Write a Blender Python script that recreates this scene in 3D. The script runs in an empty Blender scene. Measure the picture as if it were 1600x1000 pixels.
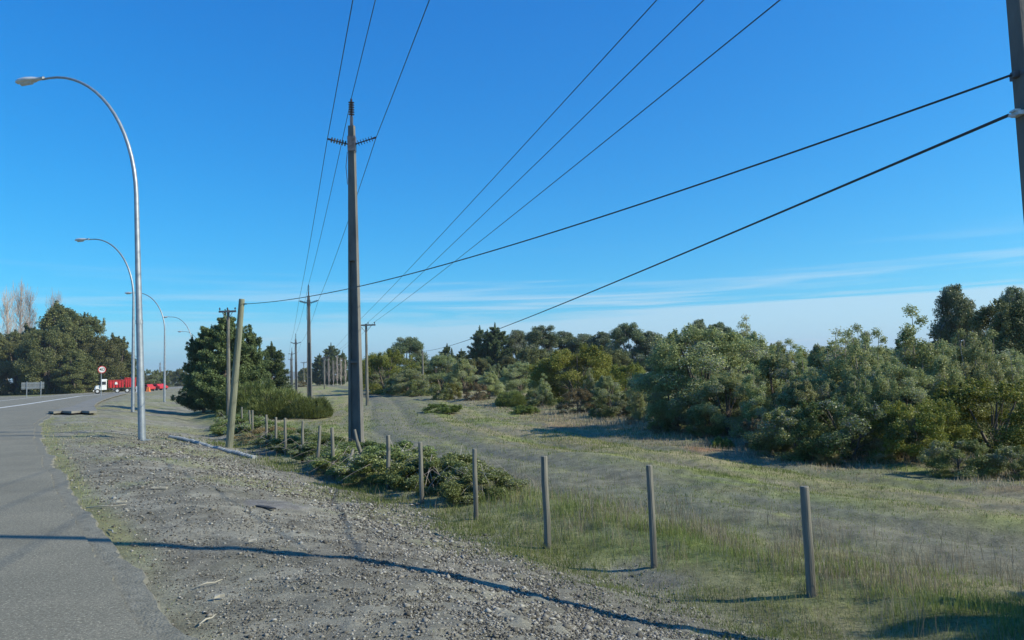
import bpy, math, random
import numpy as np
from mathutils import Vector, Matrix

# ------------------------------------------------------------------ camera
S = bpy.context.scene
COL = S.collection
F = 1155.0                       # focal length in photo pixels (1600 wide)
PITCH = math.radians(4.06); ROLL = 0.030; CAMZ = 1.6
fw = Vector((0, math.cos(PITCH), math.sin(PITCH)))
r0 = Vector((1, 0, 0)); u0 = Vector((0, -math.sin(PITCH), math.cos(PITCH)))
rt = r0*math.cos(ROLL) - u0*math.sin(ROLL)
up = u0*math.cos(ROLL) + r0*math.sin(ROLL)
cam_d = bpy.data.cameras.new("camera"); cam = bpy.data.objects.new("camera", cam_d); COL.objects.link(cam)
cam_d.sensor_width = 36; cam_d.lens = 36*F/1600; cam_d.clip_start = 0.05; cam_d.clip_end = 20000
M = Matrix.Identity(4)
for i in range(3):
    M[i][0] = rt[i]; M[i][1] = up[i]; M[i][2] = -fw[i]
M[0][3] = 0; M[1][3] = 0; M[2][3] = CAMZ
cam.matrix_world = M
S.camera = cam

# ------------------------------------------------------------------ light
SUN_AZ = math.radians(102); SUN_EL = math.radians(33)
w = bpy.data.worlds.new("World"); S.world = w; w.use_nodes = True
nt = w.node_tree; nt.nodes.clear()
def N(tree, t, **k):
    n = tree.nodes.new(t)
    for a, b in k.items(): setattr(n, a, b)
    return n
sky = N(nt, 'ShaderNodeTexSky', sky_type='NISHITA', sun_disc=False)
sky.sun_elevation = SUN_EL; sky.sun_rotation = SUN_AZ
sky.air_density = 1.0; sky.dust_density = 0.3; sky.ozone_density = 3.0; sky.altitude = 100
hs = N(nt, 'ShaderNodeHueSaturation'); hs.inputs['Saturation'].default_value = 1.22; hs.inputs['Value'].default_value = 1.0
bg = N(nt, 'ShaderNodeBackground'); bg.inputs['Strength'].default_value = 0.078
out = N(nt, 'ShaderNodeOutputWorld')
L = nt.links.new
L(sky.outputs[0], hs.inputs['Color'])
# deepen the clear-air blue: a power curve per channel on the sky's own colour
sc_ = N(nt, 'ShaderNodeSeparateColor'); cc_ = N(nt, 'ShaderNodeCombineColor'); L(hs.outputs[0], sc_.inputs[0])
for ch, (gain, pw) in enumerate(((0.46, 1.60), (1.03, 0.90), (1.27, 0.64))):
    a_ = N(nt, 'ShaderNodeMath', operation='MULTIPLY'); a_.inputs[1].default_value = 0.118; L(sc_.outputs[ch], a_.inputs[0])
    b_ = N(nt, 'ShaderNodeMath', operation='POWER'); b_.inputs[1].default_value = pw; L(a_.outputs[0], b_.inputs[0])
    c_ = N(nt, 'ShaderNodeMath', operation='MULTIPLY'); c_.inputs[1].default_value = gain*10; L(b_.outputs[0], c_.inputs[0]); L(c_.outputs[0], cc_.inputs[ch])
# thin cloud streaks low over the horizon, laid out by direction in the sky
tc = N(nt, 'ShaderNodeTexCoord'); sep = N(nt, 'ShaderNodeSeparateXYZ'); L(tc.outputs['Generated'], sep.inputs[0])
mp = N(nt, 'ShaderNodeMapping'); mp.inputs['Scale'].default_value = (1.2, 1.2, 30); mp.inputs['Rotation'].default_value = (0, 0.02, 0)
mp.inputs['Location'].default_value = (3.1, 0.4, 1.7)
L(tc.outputs['Generated'], mp.inputs[0])
nz = N(nt, 'ShaderNodeTexNoise'); nz.inputs['Scale'].default_value = 1.6; nz.inputs['Detail'].default_value = 7; nz.inputs['Roughness'].default_value = 0.55
nz.inputs['Distortion'].default_value = 0.4
L(mp.outputs[0], nz.inputs['Vector'])
cr = N(nt, 'ShaderNodeMapRange'); cr.interpolation_type = 'SMOOTHSTEP'
cr.inputs['From Min'].default_value = 0.50; cr.inputs['From Max'].default_value = 0.68
L(nz.outputs['Fac'], cr.inputs['Value'])
band = N(nt, 'ShaderNodeMapRange'); band.interpolation_type = 'SMOOTHSTEP'
band.inputs['From Min'].default_value = 0.17; band.inputs['From Max'].default_value = 0.05
L(sep.outputs['Z'], band.inputs['Value'])
ax = N(nt, 'ShaderNodeMapRange'); ax.interpolation_type = 'SMOOTHSTEP'      # more cloud to the right
ax.inputs['From Min'].default_value = -0.6; ax.inputs['From Max'].default_value = 0.1; ax.inputs['To Min'].default_value = 0.45
L(sep.outputs['X'], ax.inputs['Value'])
# a low bank of cloud
bank = N(nt, 'ShaderNodeMapRange'); bank.interpolation_type = 'SMOOTHSTEP'
bank.inputs['From Min'].default_value = 0.082; bank.inputs['From Max'].default_value = 0.060; bank.inputs['To Max'].default_value = 0.7
mz = N(nt, 'ShaderNodeMath', operation='MULTIPLY_ADD'); mz.inputs[1].default_value = 0.10
L(nz.outputs['Fac'], mz.inputs[0])
zz = N(nt, 'ShaderNodeMath', operation='SUBTRACT'); zz.inputs[1].default_value = 0.052
L(sep.outputs['Z'], zz.inputs[0]); L(zz.outputs[0], mz.inputs[2])
L(mz.outputs[0], bank.inputs['Value'])
m1 = N(nt, 'ShaderNodeMath', operation='MULTIPLY'); L(cr.outputs[0], m1.inputs[0]); L(band.outputs[0], m1.inputs[1])
m1b = N(nt, 'ShaderNodeMath', operation='MAXIMUM'); L(m1.outputs[0], m1b.inputs[0]); L(bank.outputs[0], m1b.inputs[1])
m2 = N(nt, 'ShaderNodeMath', operation='MULTIPLY'); L(m1b.outputs[0], m2.inputs[0]); L(ax.outputs[0], m2.inputs[1])
m3 = N(nt, 'ShaderNodeMath', operation='MULTIPLY'); m3.inputs[1].default_value = 0.8; L(m2.outputs[0], m3.inputs[0])
mx = N(nt, 'ShaderNodeMixRGB'); mx.inputs['Color2'].default_value = (7.6, 9.0, 9.8, 1)
L(m3.outputs[0], mx.inputs['Fac']); L(cc_.outputs[0], mx.inputs['Color1'])
L(mx.outputs[0], bg.inputs['Color']); L(bg.outputs[0], out.inputs[0])

sd = bpy.data.lights.new("sun", 'SUN'); sun = bpy.data.objects.new("sun", sd); COL.objects.link(sun)
sd.energy = 4.9; sd.angle = math.radians(0.55); sd.color = (1.0, 0.93, 0.74)
tosun = Vector((math.sin(SUN_AZ)*math.cos(SUN_EL), math.cos(SUN_AZ)*math.cos(SUN_EL), math.sin(SUN_EL)))
sun.rotation_mode = 'QUATERNION'; sun.rotation_quaternion = tosun.to_track_quat('Z', 'Y')
S.view_settings.view_transform = 'Standard'; S.view_settings.look = 'None'
S.view_settings.gamma = 1; S.view_settings.exposure = 0.36
S.cycles.max_bounces = 6; S.cycles.diffuse_bounces = 2; S.cycles.glossy_bounces = 2
S.cycles.transmission_bounces = 3; S.cycles.volume_bounces = 0; S.cycles.transparent_max_bounces = 4

# ------------------------------------------------------------------ noise and the lie of the land
def _hash(ix, iy, s):
    n = (ix.astype(np.int64)*374761393 + iy.astype(np.int64)*668265263 + s*1442695041) & 0xffffffff
    n = ((n ^ (n >> 13))*1274126177) & 0xffffffff
    n = (n ^ (n >> 16)) & 0xffffffff
    return n/4294967295.0
def vnoise(x, y, s=0):
    x = np.asarray(x, float); y = np.asarray(y, float)
    ix = np.floor(x); iy = np.floor(y); fx = x-ix; fy = y-iy
    fx = fx*fx*(3-2*fx); fy = fy*fy*(3-2*fy)
    a = _hash(ix, iy, s); b = _hash(ix+1, iy, s); c = _hash(ix, iy+1, s); d = _hash(ix+1, iy+1, s)
    return (a*(1-fx)+b*fx)*(1-fy) + (c*(1-fx)+d*fx)*fy
def fbm(x, y, s=0, o=4, g=0.5):
    t = 0; a = 1; n = 0
    for k in range(o):
        t = t + a*vnoise(x*2**k, y*2**k, s+k*17); n += a; a *= g
    return t/n
def sstep(a, b, x):
    t = np.clip((x-a)/(b-a), 0, 1); return t*t*(3-2*t)
EY = [-60, 4.65, 12.1, 23, 33, 45, 62, 80, 112, 200, 400, 1000, 4000]
EX = [43.05, -2.27, -7.5, -14.9, -21.3, -28, -36.5, -44.7, -60, -90, -151, -335, -1255]
TY = [-60, 7.7, 20, 34.6, 60, 80, 112, 200, 400, 1000, 4000]
TX = [42.6, 1.95, -5.7, -14.4, -26.5, -33.5, -44, -71, -131, -315, -1235]
def Ex(y): return np.interp(y, EY, EX)
def Tx(y): return np.interp(y, TY, TX)
KY = [-60, 5, 9.8, 14.6, 21.8, 34.6, 71, 120, 300, 4000]
KX = [52, 9.6, 5.9, 2.4, -1.2, -5.2, -12.0, -24, -80, -1200]
def Kx(y): return np.interp(y, KY, KX)
def hgt(x, y):
    x = np.asarray(x, float); y = np.asarray(y, float)
    E = Ex(y); T = np.maximum(Tx(y), E+2.5)
    t = (x-E)/(T-E)
    h = -0.05 - 0.72*sstep(0.22, 1.0, t)
    # ditch just before the fence, bank rising under it
    d = x-T
    h = h - 0.10*np.exp(-(d/0.7)**2) + 0.06*np.exp(-((d-1.6)/0.6)**2)
    off = sstep(0.0, 0.35, t)
    h = h + off*(fbm(x*0.9, y*0.9, 3, 4)-0.5)*0.16 + off*(fbm(x*0.12, y*0.12, 5, 2)-0.5)*0.25*sstep(1, 2, t)
    # wheel ruts of the field track
    k = (x-Kx(y))*0.80
    fld = sstep(1.1, 1.5, t)
    for c in (-1.25, 0.35, 2.6, 4.2):
        h = h - fld*0.07*np.exp(-((k-c)/0.28)**2)
    h = h + fld*0.10*np.exp(-((k-1.6)/0.5)**2)*fbm(x*0.5, y*0.5, 9, 2)
    h = h + fld*0.5*sstep(50, 130, y)*0.6
    h = h + fld*np.clip(1-np.hypot(x-3.4, y-19)/4.0, 0, 1)*0.15
    h = h - (t < 0)*0.0
    # far land rolls slightly
    h = h + sstep(300, 1500, np.hypot(x, y))*(fbm(x*0.002, y*0.002, 21, 3)-0.35)*9
    return h
def H(x, y): return float(hgt(x, y))
C0 = Vector((0, 0, CAMZ))
def proj(p):
    d = Vector(p)-C0; z = d.dot(fw)
    return 800+F*d.dot(rt)/z, 500-F*d.dot(up)/z
def P(px, py, dep):
    d = fw + rt*((px-800)/F) + up*((500-py)/F)
    return C0 + d*(dep/d.y)
def place(px, dep):
    x = P(px, 590, dep).x
    for _ in range(6):
        x += (px-proj((x, dep, H(x, dep)))[0])/F*dep
    return x, dep, H(x, dep)
def ztop(x, y, py):
    z = 3.0
    for _ in range(8):
        z += (proj((x, y, z))[1]-py)/F*y
    return z
def G(px, py):
    d = fw + rt*((px-800)/F) + up*((500-py)/F)
    k = 1.0
    for _ in range(6000):
        p = C0+d*k
        if p.z <= H(p.x, p.y): return p.x, p.y, H(p.x, p.y)
        k *= 1.003
        if k > 3000: break
    return None

# ------------------------------------------------------------------ materials
def material(name, c1, c2=None, rough=0.8, scale=4.0, metal=0.0, bump=0.0, bscale=None, detail=5, stretch=None, spec=0.5, objcoord=True, contrast=(0.35, 0.65)):
    m = bpy.data.materials.new(name); m.use_nodes = True
    t = m.node_tree; b = t.nodes['Principled BSDF']
    b.inputs['Roughness'].default_value = rough; b.inputs['Metallic'].default_value = metal
    b.inputs['Specular IOR Level'].default_value = spec
    tc = N(t, 'ShaderNodeTexCoord'); mp = N(t, 'ShaderNodeMapping')
    t.links.new(tc.outputs['Object'], mp.inputs[0])
    if stretch: mp.inputs['Scale'].default_value = stretch
    nz = N(t, 'ShaderNodeTexNoise'); nz.inputs['Scale'].default_value = scale; nz.inputs['Detail'].default_value = detail
    t.links.new(mp.outputs[0], nz.inputs['Vector'])
    mr = N(t, 'ShaderNodeMapRange'); mr.inputs['From Min'].default_value = contrast[0]; mr.inputs['From Max'].default_value = contrast[1]
    t.links.new(nz.outputs['Fac'], mr.inputs['Value'])
    mx = N(t, 'ShaderNodeMixRGB'); mx.inputs['Color1'].default_value = (*c1, 1); mx.inputs['Color2'].default_value = (*(c2 or [v*0.7 for v in c1]), 1)
    t.links.new(mr.outputs[0], mx.inputs['Fac']); t.links.new(mx.outputs[0], b.inputs['Base Color'])
    if bump:
        n2 = N(t, 'ShaderNodeTexNoise'); n2.inputs['Scale'].default_value = bscale or scale*4; n2.inputs['Detail'].default_value = 6
        t.links.new(mp.outputs[0], n2.inputs['Vector'])
        bp = N(t, 'ShaderNodeBump'); bp.inputs['Strength'].default_value = bump; bp.inputs['Distance'].default_value = 0.02
        t.links.new(n2.outputs['Fac'], bp.inputs['Height']); t.links.new(bp.outputs[0], b.inputs['Normal'])
    return m
def leaf_mat(name, ca, cb, cc=None, rough=0.5, trans=0.25, spec=0.35, br=1.0):
    trans = trans+0.1 if trans > 0 else 0; spec = min(spec, 0.3); br *= 1.18 if br > 1 else 1
    """colour runs ca > cb with the leaf's own value 'v'; each plant shifts a little"""
    m = bpy.data.materials.new(name); m.use_nodes = True
    t = m.node_tree; b = t.nodes['Principled BSDF']; o = t.nodes['Material Output']
    at = N(t, 'ShaderNodeAttribute'); at.attribute_name = 'v'
    r = N(t, 'ShaderNodeValToRGB'); ca, cb = [min(.8, q*br) for q in ca], [min(.8, q*br) for q in cb]; cc = [min(.30, q*br) for q in cc] if cc and br > 1 else cc
    if br > 1: ca = [ca[0]*1.10, ca[1], ca[2]*.80]; cb = [cb[0]*1.12, cb[1], cb[2]*.80]
    r.color_ramp.elements[0].color = (*ca, 1); r.color_ramp.elements[1].color = (*cb, 1)
    r.color_ramp.elements[0].position = 0.1; r.color_ramp.elements[1].position = 0.68
    if cc:
        e = r.color_ramp.elements.new(0.93); e.color = (*cc, 1)
    t.links.new(at.outputs['Fac'], r.inputs[0])
    oi = N(t, 'ShaderNodeObjectInfo'); hsn = N(t, 'ShaderNodeHueSaturation')
    a = N(t, 'ShaderNodeMapRange'); a.inputs['To Min'].default_value = 0.482; a.inputs['To Max'].default_value = 0.515
    t.links.new(oi.outputs['Random'], a.inputs['Value']); t.links.new(a.outputs[0], hsn.inputs['Hue'])
    a2 = N(t, 'ShaderNodeMapRange'); a2.inputs['To Min'].default_value = 0.78; a2.inputs['To Max'].default_value = 1.25
    ml = N(t, 'ShaderNodeMath', operation='FRACT'); m7 = N(t, 'ShaderNodeMath', operation='MULTIPLY'); m7.inputs[1].default_value = 7.31
    t.links.new(oi.outputs['Random'], m7.inputs[0]); t.links.new(m7.outputs[0], ml.inputs[0]); t.links.new(ml.outputs[0], a2.inputs['Value'])
    t.links.new(a2.outputs[0], hsn.inputs['Value']); t.links.new(r.outputs[0], hsn.inputs['Color'])
    t.links.new(hsn.outputs[0], b.inputs['Base Color'])
    b.inputs['Roughness'].default_value = rough; b.inputs['Specular IOR Level'].default_value = spec
    tr = N(t, 'ShaderNodeBsdfTranslucent'); t.links.new(hsn.outputs[0], tr.inputs[0])
    mxs = N(t, 'ShaderNodeMixShader'); mxs.inputs[0].default_value = trans
    t.links.new(b.outputs[0], mxs.inputs[1]); t.links.new(tr.outputs[0], mxs.inputs[2]); t.links.new(mxs.outputs[0], o.inputs[0])
    return m
MAT = {}
MAT['concrete'] = material('weathered_concrete', (0.17, 0.165, 0.15), (0.10, 0.097, 0.09), 0.9, 3, bump=0.4, bscale=25, stretch=(1, 1, 0.4))
MAT['wood'] = material('weathered_wood', (0.21, 0.20, 0.165), (0.08, 0.078, 0.065), 0.9, 14, bump=0.6, bscale=30, stretch=(1, 1, 0.08))
MAT['greenwood'] = material('treated_wood', (0.22, 0.23, 0.16), (0.13, 0.135, 0.095), 0.9, 10, bump=0.5, bscale=26, stretch=(1, 1, 0.06))
MAT['galv'] = material('galvanised_steel', (0.33, 0.36, 0.39), (0.25, 0.28, 0.31), 0.5, 6, metal=0.6, bump=0.05, bscale=20)
MAT['lampgrey'] = material('cast_lamp_housing', (0.62, 0.63, 0.64), (0.50, 0.51, 0.52), 0.5, 5, metal=0.2)
MAT['lens'] = material('lamp_glass', (0.55, 0.56, 0.55), (0.45, 0.46, 0.45), 0.15, 8)
MAT['wire'] = material('dark_cable', (0.035, 0.04, 0.05), (0.02, 0.025, 0.03), 0.55, 3)
MAT['insul'] = material('brown_porcelain', (0.055, 0.04, 0.045), (0.03, 0.025, 0.03), 0.25, 8)
MAT['steel'] = material('dull_steel', (0.16, 0.16, 0.17), (0.09, 0.08, 0.08), 0.6, 9, metal=0.5)
MAT['bark'] = material('grey_bark', (0.17, 0.14, 0.11), (0.09, 0.075, 0.06), 0.95, 9, bump=0.7, bscale=20, stretch=(1, 1, 0.25))
MAT['palebark'] = material('pale_bark', (0.36, 0.32, 0.27), (0.20, 0.175, 0.15), 0.9, 6, bump=0.3, stretch=(1, 1, 0.3))
MAT['twig'] = material('bare_twigs', (0.44, 0.38, 0.34), (0.32, 0.27, 0.24), 0.95, 3)
MAT['white'] = material('white_paint', (0.78, 0.78, 0.76), (0.62, 0.62, 0.60), 0.4, 3)
MAT['red'] = material('red_paint', (0.55, 0.03, 0.035), (0.40, 0.03, 0.03), 0.4, 3)
MAT['orange'] = material('orange_plastic', (0.75, 0.20, 0.04), (0.6, 0.16, 0.04), 0.5, 3)
MAT['black'] = material('black_rubber', (0.02, 0.02, 0.022), (0.035, 0.033, 0.03), 0.8, 6)
MAT['glass'] = material('dark_window_glass', (0.02, 0.025, 0.03), (0.03, 0.035, 0.04), 0.08, 2)
MAT['signgrey'] = material('bare_sign_back', (0.17, 0.19, 0.195), (0.12, 0.13, 0.135), 0.5, 2, metal=0.3)
MAT['debris'] = material('pale_litter', (0.42, 0.39, 0.31), (0.30, 0.27, 0.21), 0.8, 9)
MAT['darkrag'] = material('dark_rubber_strip', (0.045, 0.045, 0.045), (0.03, 0.03, 0.03), 0.8, 9)
MAT['stone'] = material('crushed_stone', (0.30, 0.275, 0.235), (0.14, 0.13, 0.115), 0.9, 1.3, bump=0.3, bscale=60, detail=2)
MAT['slab'] = material('old_concrete_paving', (0.22, 0.21, 0.18), (0.15, 0.145, 0.125), 0.92, 1.2, bump=0.4, bscale=40)
MAT['paint_line'] = material('worn_road_paint', (0.70, 0.70, 0.68), (0.40, 0.40, 0.39), 0.7, 6, contrast=(0.5, 0.75))

# ------------------------------------------------------------------ object helpers
def link(o): COL.objects.link(o); return o
def tag(o, label=None, cat=None, group=None, kind=None):
    if label: o['label'] = label
    if cat: o['category'] = cat
    if group: o['group'] = group
    if kind: o['kind'] = kind
    return o
def empty(name, loc=(0, 0, 0), rz=0):
    o = bpy.data.objects.new(name, None); o.location = loc; o.rotation_euler = (0, 0, rz); o.empty_display_size = 0.2
    return link(o)
class MB:
    def __init__(s): s.v = []; s.f = []
    def box(s, c, d, rz=0.0, taper=1.0, bev=0.0):
        cx, cy, cz = c; a, b, h = d[0]/2, d[1]/2, d[2]/2; k = len(s.v)
        for z, q in ((-h, 1.0), (h, taper)):
            for x, y in ((-a, -b), (a, -b), (a, b), (-a, b)):
                x *= q; y *= q
                s.v.append((cx+x*math.cos(rz)-y*math.sin(rz), cy+x*math.sin(rz)+y*math.cos(rz), cz+z))
        s.f += [(k, k+3, k+2, k+1), (k+4, k+5, k+6, k+7)] + [(k+i, k+(i+1) % 4, k+4+(i+1) % 4, k+4+i) for i in range(4)]
        return s
    def hexa(s, bot, top):
        k = len(s.v); s.v += [tuple(p) for p in bot] + [tuple(p) for p in top]
        n = len(bot)
        s.f += [tuple(range(k+n-1, k-1, -1)), tuple(range(k+n, k+2*n))] + [(k+i, k+(i+1) % n, k+n+(i+1) % n, k+n+i) for i in range(n)]
        return s
    def tube(s, pts, rad, n=8, cap=True):
        pts = [Vector(p) for p in pts]
        if not hasattr(rad, '__len__'): rad = [rad]*len(pts)
        k = len(s.v); prev = None
        for i, p in enumerate(pts):
            d = (pts[min(i+1, len(pts)-1)]-pts[max(i-1, 0)]).normalized()
            if prev is None:
                a = d.orthogonal().normalized()
            else:
                a = prev-d*prev.dot(d)
                a = a.normalized() if a.length > 1e-6 else d.orthogonal().normalized()
            prev = a; b = d.cross(a)
            for j in range(n):
                t = 2*math.pi*j/n
                q = p+(a*math.cos(t)+b*math.sin(t))*rad[i]; s.v.append(tuple(q))
        for i in range(len(pts)-1):
            for j in range(n):
                s.f.append((k+i*n+j, k+i*n+(j+1) % n, k+(i+1)*n+(j+1) % n, k+(i+1)*n+j))
        if cap:
            s.f.append(tuple(range(k+n-1, k-1, -1))); e = k+(len(pts)-1)*n; s.f.append(tuple(range(e, e+n)))
        return s
    def lathe(s, o, d, prof, n=12):
        """prof: (distance along d, radius)"""
        o = Vector(o); d = Vector(d).normalized()
        return s.tube([o+d*a for a, r in prof], [max(r, 0.0005) for a, r in prof], n)
    def build(s, name, mat, parent=None, smooth=False, bevel=0):
        me = bpy.data.meshes.new(name); me.from_pydata(s.v, [], s.f); me.update()
        if smooth: me.polygons.foreach_set('use_smooth', [True]*len(me.polygons))
        me.materials.append(mat)
        o = link(bpy.data.objects.new(name, me))
        if parent: o.parent = parent
        if bevel:
            b = o.modifiers.new('bevel', 'BEVEL'); b.width = bevel; b.segments = 2; b.limit_method = 'ANGLE'
        return o
def raw_mesh(name, co, faces_flat, nper, mat, attr=None, smooth=False, color=None, link_it=True, parent=None):
    me = bpy.data.meshes.new(name); nf = len(faces_flat)//nper
    me.vertices.add(len(co)); me.vertices.foreach_set('co', np.ascontiguousarray(co, dtype=np.float32).ravel())
    me.loops.add(len(faces_flat)); me.loops.foreach_set('vertex_index', np.asarray(faces_flat, dtype=np.int32))
    me.polygons.add(nf); me.polygons.foreach_set('loop_start', np.arange(0, nf*nper, nper, dtype=np.int32))
    me.update(calc_edges=True)
    if smooth: me.polygons.foreach_set('use_smooth', np.ones(nf, bool))
    if attr is not None:
        a = me.attributes.new('v', 'FLOAT', 'FACE'); a.data.foreach_set('value', np.asarray(attr, dtype=np.float32))
    if color is not None:
        a = me.color_attributes.new('col', 'FLOAT_COLOR', 'POINT'); a.data.foreach_set('color', np.asarray(color, dtype=np.float32).ravel())
    me.materials.append(mat)
    o = bpy.data.objects.new(name, me)
    if link_it: link(o)
    if parent: o.parent = parent
    return o
def copy_tree(root, **kw):
    c = root.copy(); COL.objects.link(c)
    for ch in root.children:
        d = ch.copy(); COL.objects.link(d); d.parent = c
        for g in ch.children:
            e = g.copy(); COL.objects.link(e); e.parent = d
    return c

# ------------------------------------------------------------------ ground cover map
def masks(x, y):
    E = Ex(y); T = np.maximum(Tx(y), E+2.5); t = (x-E)/(T-E); r = np.hypot(x, y)
    n1 = fbm(x*0.55, y*0.55, 31, 4); n2 = fbm(x*1.7, y*1.7, 41, 4); n3 = fbm(x*0.16, y*0.16, 51, 3)
    d = x-T
    m = {}
    m['t'] = t
    m['shoulder'] = sstep(-0.02, 0.02, t)*(1-sstep(0.92, 1.08, t+(n1-0.5)*0.5))
    # moss and grass on the shoulder: a strip by the asphalt and patches
    strip = np.exp(-((x-E-0.42-0.4*(n3-0.5))/0.26)**2)*sstep(0.30, 0.48, n1)*(0.3+0.7*sstep(6, 8.5, y))
    patch = sstep(0.48, 0.60, fbm(x*0.42+3, y*0.42, 61, 4))*0.6*sstep(5, 9, y)*sstep(0.1, .2, t)
    far = sstep(16, 26, y)*0.42
    m['sgreen'] = np.clip(strip*1.1+patch+far*sstep(0.36, 0.6, n1), 0, 1)
    m['coarse'] = np.exp(-((t-0.66+0.12*np.sin(y*0.4))/0.24)**2)
    field = sstep(0.95, 1.12, t+(n1-0.5)*0.5)
    m['field'] = field
    k = (x-Kx(y))*0.80
    trk = np.exp(-((k-(-0.2))/1.5)**4)*sstep(0.30, 0.48, n2*0.5+n1*0.5+0.05)*sstep(1.15, 1.4, t)
    trk = np.maximum(trk, 0.8*np.exp(-((k-(-1.25))/0.35)**2)); trk = np.maximum(trk, 0.8*np.exp(-((k-0.35)/0.35)**2))
    trk = np.maximum(trk, 0.55*np.exp(-((k-2.6)/0.3)**2)*sstep(.35, .5, n1)); trk = np.maximum(trk, 0.5*np.exp(-((k-4.2)/0.3)**2)*sstep(.35, .5, n1))
    m['track'] = trk*field*(1-sstep(200, 300, r))
    m['straw'] = field*np.clip(sstep(0.44, 0.60, fbm(x*0.3+9, y*0.3, 71, 4))*0.9 + 1.0*sstep(3.6, 5.5, k)*sstep(0.30, 0.48, n1), 0, 1)*(1-m['track'])
    m['lush'] = field*sstep(0.50, 0.66, fbm(x*0.22+5, y*0.35, 81, 3))
    st = fbm(k*1.3+40, y*0.05, 91, 4, 0.6); m['strip'] = field*sstep(0.50, 0.60, st)*(1-sstep(90, 160, r)); m['strip2'] = field*sstep(0.50, 0.60, fbm(k*1.0+80, y*0.06, 95, 3, 0.6))
    m['red'] = field*np.exp(-((k-5.0)/0.7)**2)*sstep(0.5, 0.65, n1)*sstep(12, 16, y)*(1-sstep(28, 36, y))
    m['fence'] = np.exp(-((d-1.7)/1.3)**2)
    m['n1'] = n1; m['n2'] = n2; m['n3'] = n3; m['k'] = k; m['d'] = d
    return m
def ground_color(x, y):
    m = masks(x, y)
    def c(v): return np.array(v)[None, :]
    def mix(a, b, f): return a*(1-f[:, None])+b*f[:, None]
    gravel = mix(c((0.185, 0.175, 0.14)), c((0.26, 0.248, 0.20)), sstep(0.3, 0.7, m['n2']))
    gravel = mix(gravel, c((0.15, 0.14, 0.115)), sstep(0.55, 0.75, m['n1'])*0.7)
    # a smooth skin of spilt cement low on the bank
    q = np.clip(1-np.hypot((x-CEM[0])/.55, (y-CEM[1])/.7), 0, 1)
    gravel = mix(gravel, c((0.20, 0.19, 0.175)), sstep(0.05, 0.2, q))
    moss = mix(c((0.235, 0.235, 0.095)), c((0.17, 0.195, 0.07)), sstep(0.35, 0.65, m['n2']))
    sh = mix(gravel, moss, m['sgreen']*0.62)
    grass = mix(c((0.23, 0.245, 0.085)), c((0.27, 0.255, 0.13)), sstep(0.35, 0.65, m['n1']))
    grass = mix(grass, c((0.17, 0.215, 0.07)), m['lush']*0.7)
    grass = mix(grass, c((0.30, 0.255, 0.17)), m['straw']*0.65)
    grass = mix(grass, c((0.085, 0.10, 0.045)), sstep(0.6, 0.72, m['n2'])*0.5)
    grass = mix(grass, c((0.27, 0.225, 0.145)), m['strip2']*0.55)
    grass = mix(grass, c((0.155, 0.155, 0.115)), m['strip']*0.65)
    grass = mix(grass, c((0.15, 0.148, 0.122)), m['track']*0.8)
    grass = mix(grass, c((0.29, 0.15, 0.08)), m['red']*0.8)
    grass = mix(grass, c((0.12, 0.16, 0.055)), m['fence']*0.6)
    left = mix(c((0.15, 0.17, 0.07)), c((0.21, 0.19, 0.11)), sstep(0.35, 0.65, m['n1']))
    col = mix(mix(left, sh, sstep(-0.02, 0.02, m['t'])), grass, m['field'])
    a = np.ones((len(x), 4)); a[:, :3] = col
    return a

g = G(437, 786); CEM = (g[0], g[1])
# ground: one sheet, rings about the camera so detail follows distance
fine = np.radians(np.arange(-43, 43.001, 0.15)); coarse = np.radians(np.concatenate([np.arange(46, 317, 4.0)]))
th = np.concatenate([fine, coarse]); nth = len(th)
rr = [0.6]
while rr[-1] < 6000: rr.append(rr[-1]*1.0125)
rr = np.array(rr); nr = len(rr)
RR, TH = np.meshgrid(rr, th, indexing='ij')
gx = (RR*np.sin(TH)).ravel(); gy = (RR*np.cos(TH)).ravel()
gz = hgt(gx, gy)
mk = masks(gx, gy)
near = 1-sstep(14, 30, np.hypot(gx, gy))
gz = gz + near*mk['shoulder']*sstep(0.04, 0.2, mk['t'])*(fbm(gx*7, gy*7, 101, 3)-0.5)*0.045*(0.5+mk['coarse'])
gz = gz + near*mk['field']*(fbm(gx*3, gy*3, 111, 3)-0.5)*0.06
co = np.stack([gx, gy, gz], 1)
col = ground_color(gx, gy)
co = np.vstack([co, [[0, 0, H(0, 0)]]]); col = np.vstack([col, [[0.2, 0.18, 0.15, 1]]])
i = np.arange(nr-1)[:, None]*nth; j = np.arange(nth)[None, :]; j2 = (j+1) % nth
quads = np.stack([i+j, i+j2, i+nth+j2, i+nth+j], -1).reshape(-1, 4)[:, ::-1]
gm = bpy.data.materials.new('roadside_earth'); gm.use_nodes = True
t = gm.node_tree; b = t.nodes['Principled BSDF']; b.inputs['Roughness'].default_value = 0.95; b.inputs['Specular IOR Level'].default_value = 0.15
ca = N(t, 'ShaderNodeVertexColor'); ca.layer_name = 'col'
geo = N(t, 'ShaderNodeNewGeometry')
def gnoise(sc, det, ro=0.6):
    n = N(t, 'ShaderNodeTexNoise'); n.inputs['Scale'].default_value = sc; n.inputs['Detail'].default_value = det; n.inputs['Roughness'].default_value = ro
    t.links.new(geo.outputs['Position'], n.inputs['Vector']); return n
na = gnoise(3.0, 8, 0.7); nb = gnoise(30, 6, 0.8)
r1 = N(t, 'ShaderNodeMapRange'); r1.inputs['From Min'].default_value = 0.3; r1.inputs['From Max'].default_value = 0.7; r1.inputs['To Min'].default_value = 0.6; r1.inputs['To Max'].default_value = 1.4
t.links.new(na.outputs['Fac'], r1.inputs['Value'])
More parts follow.
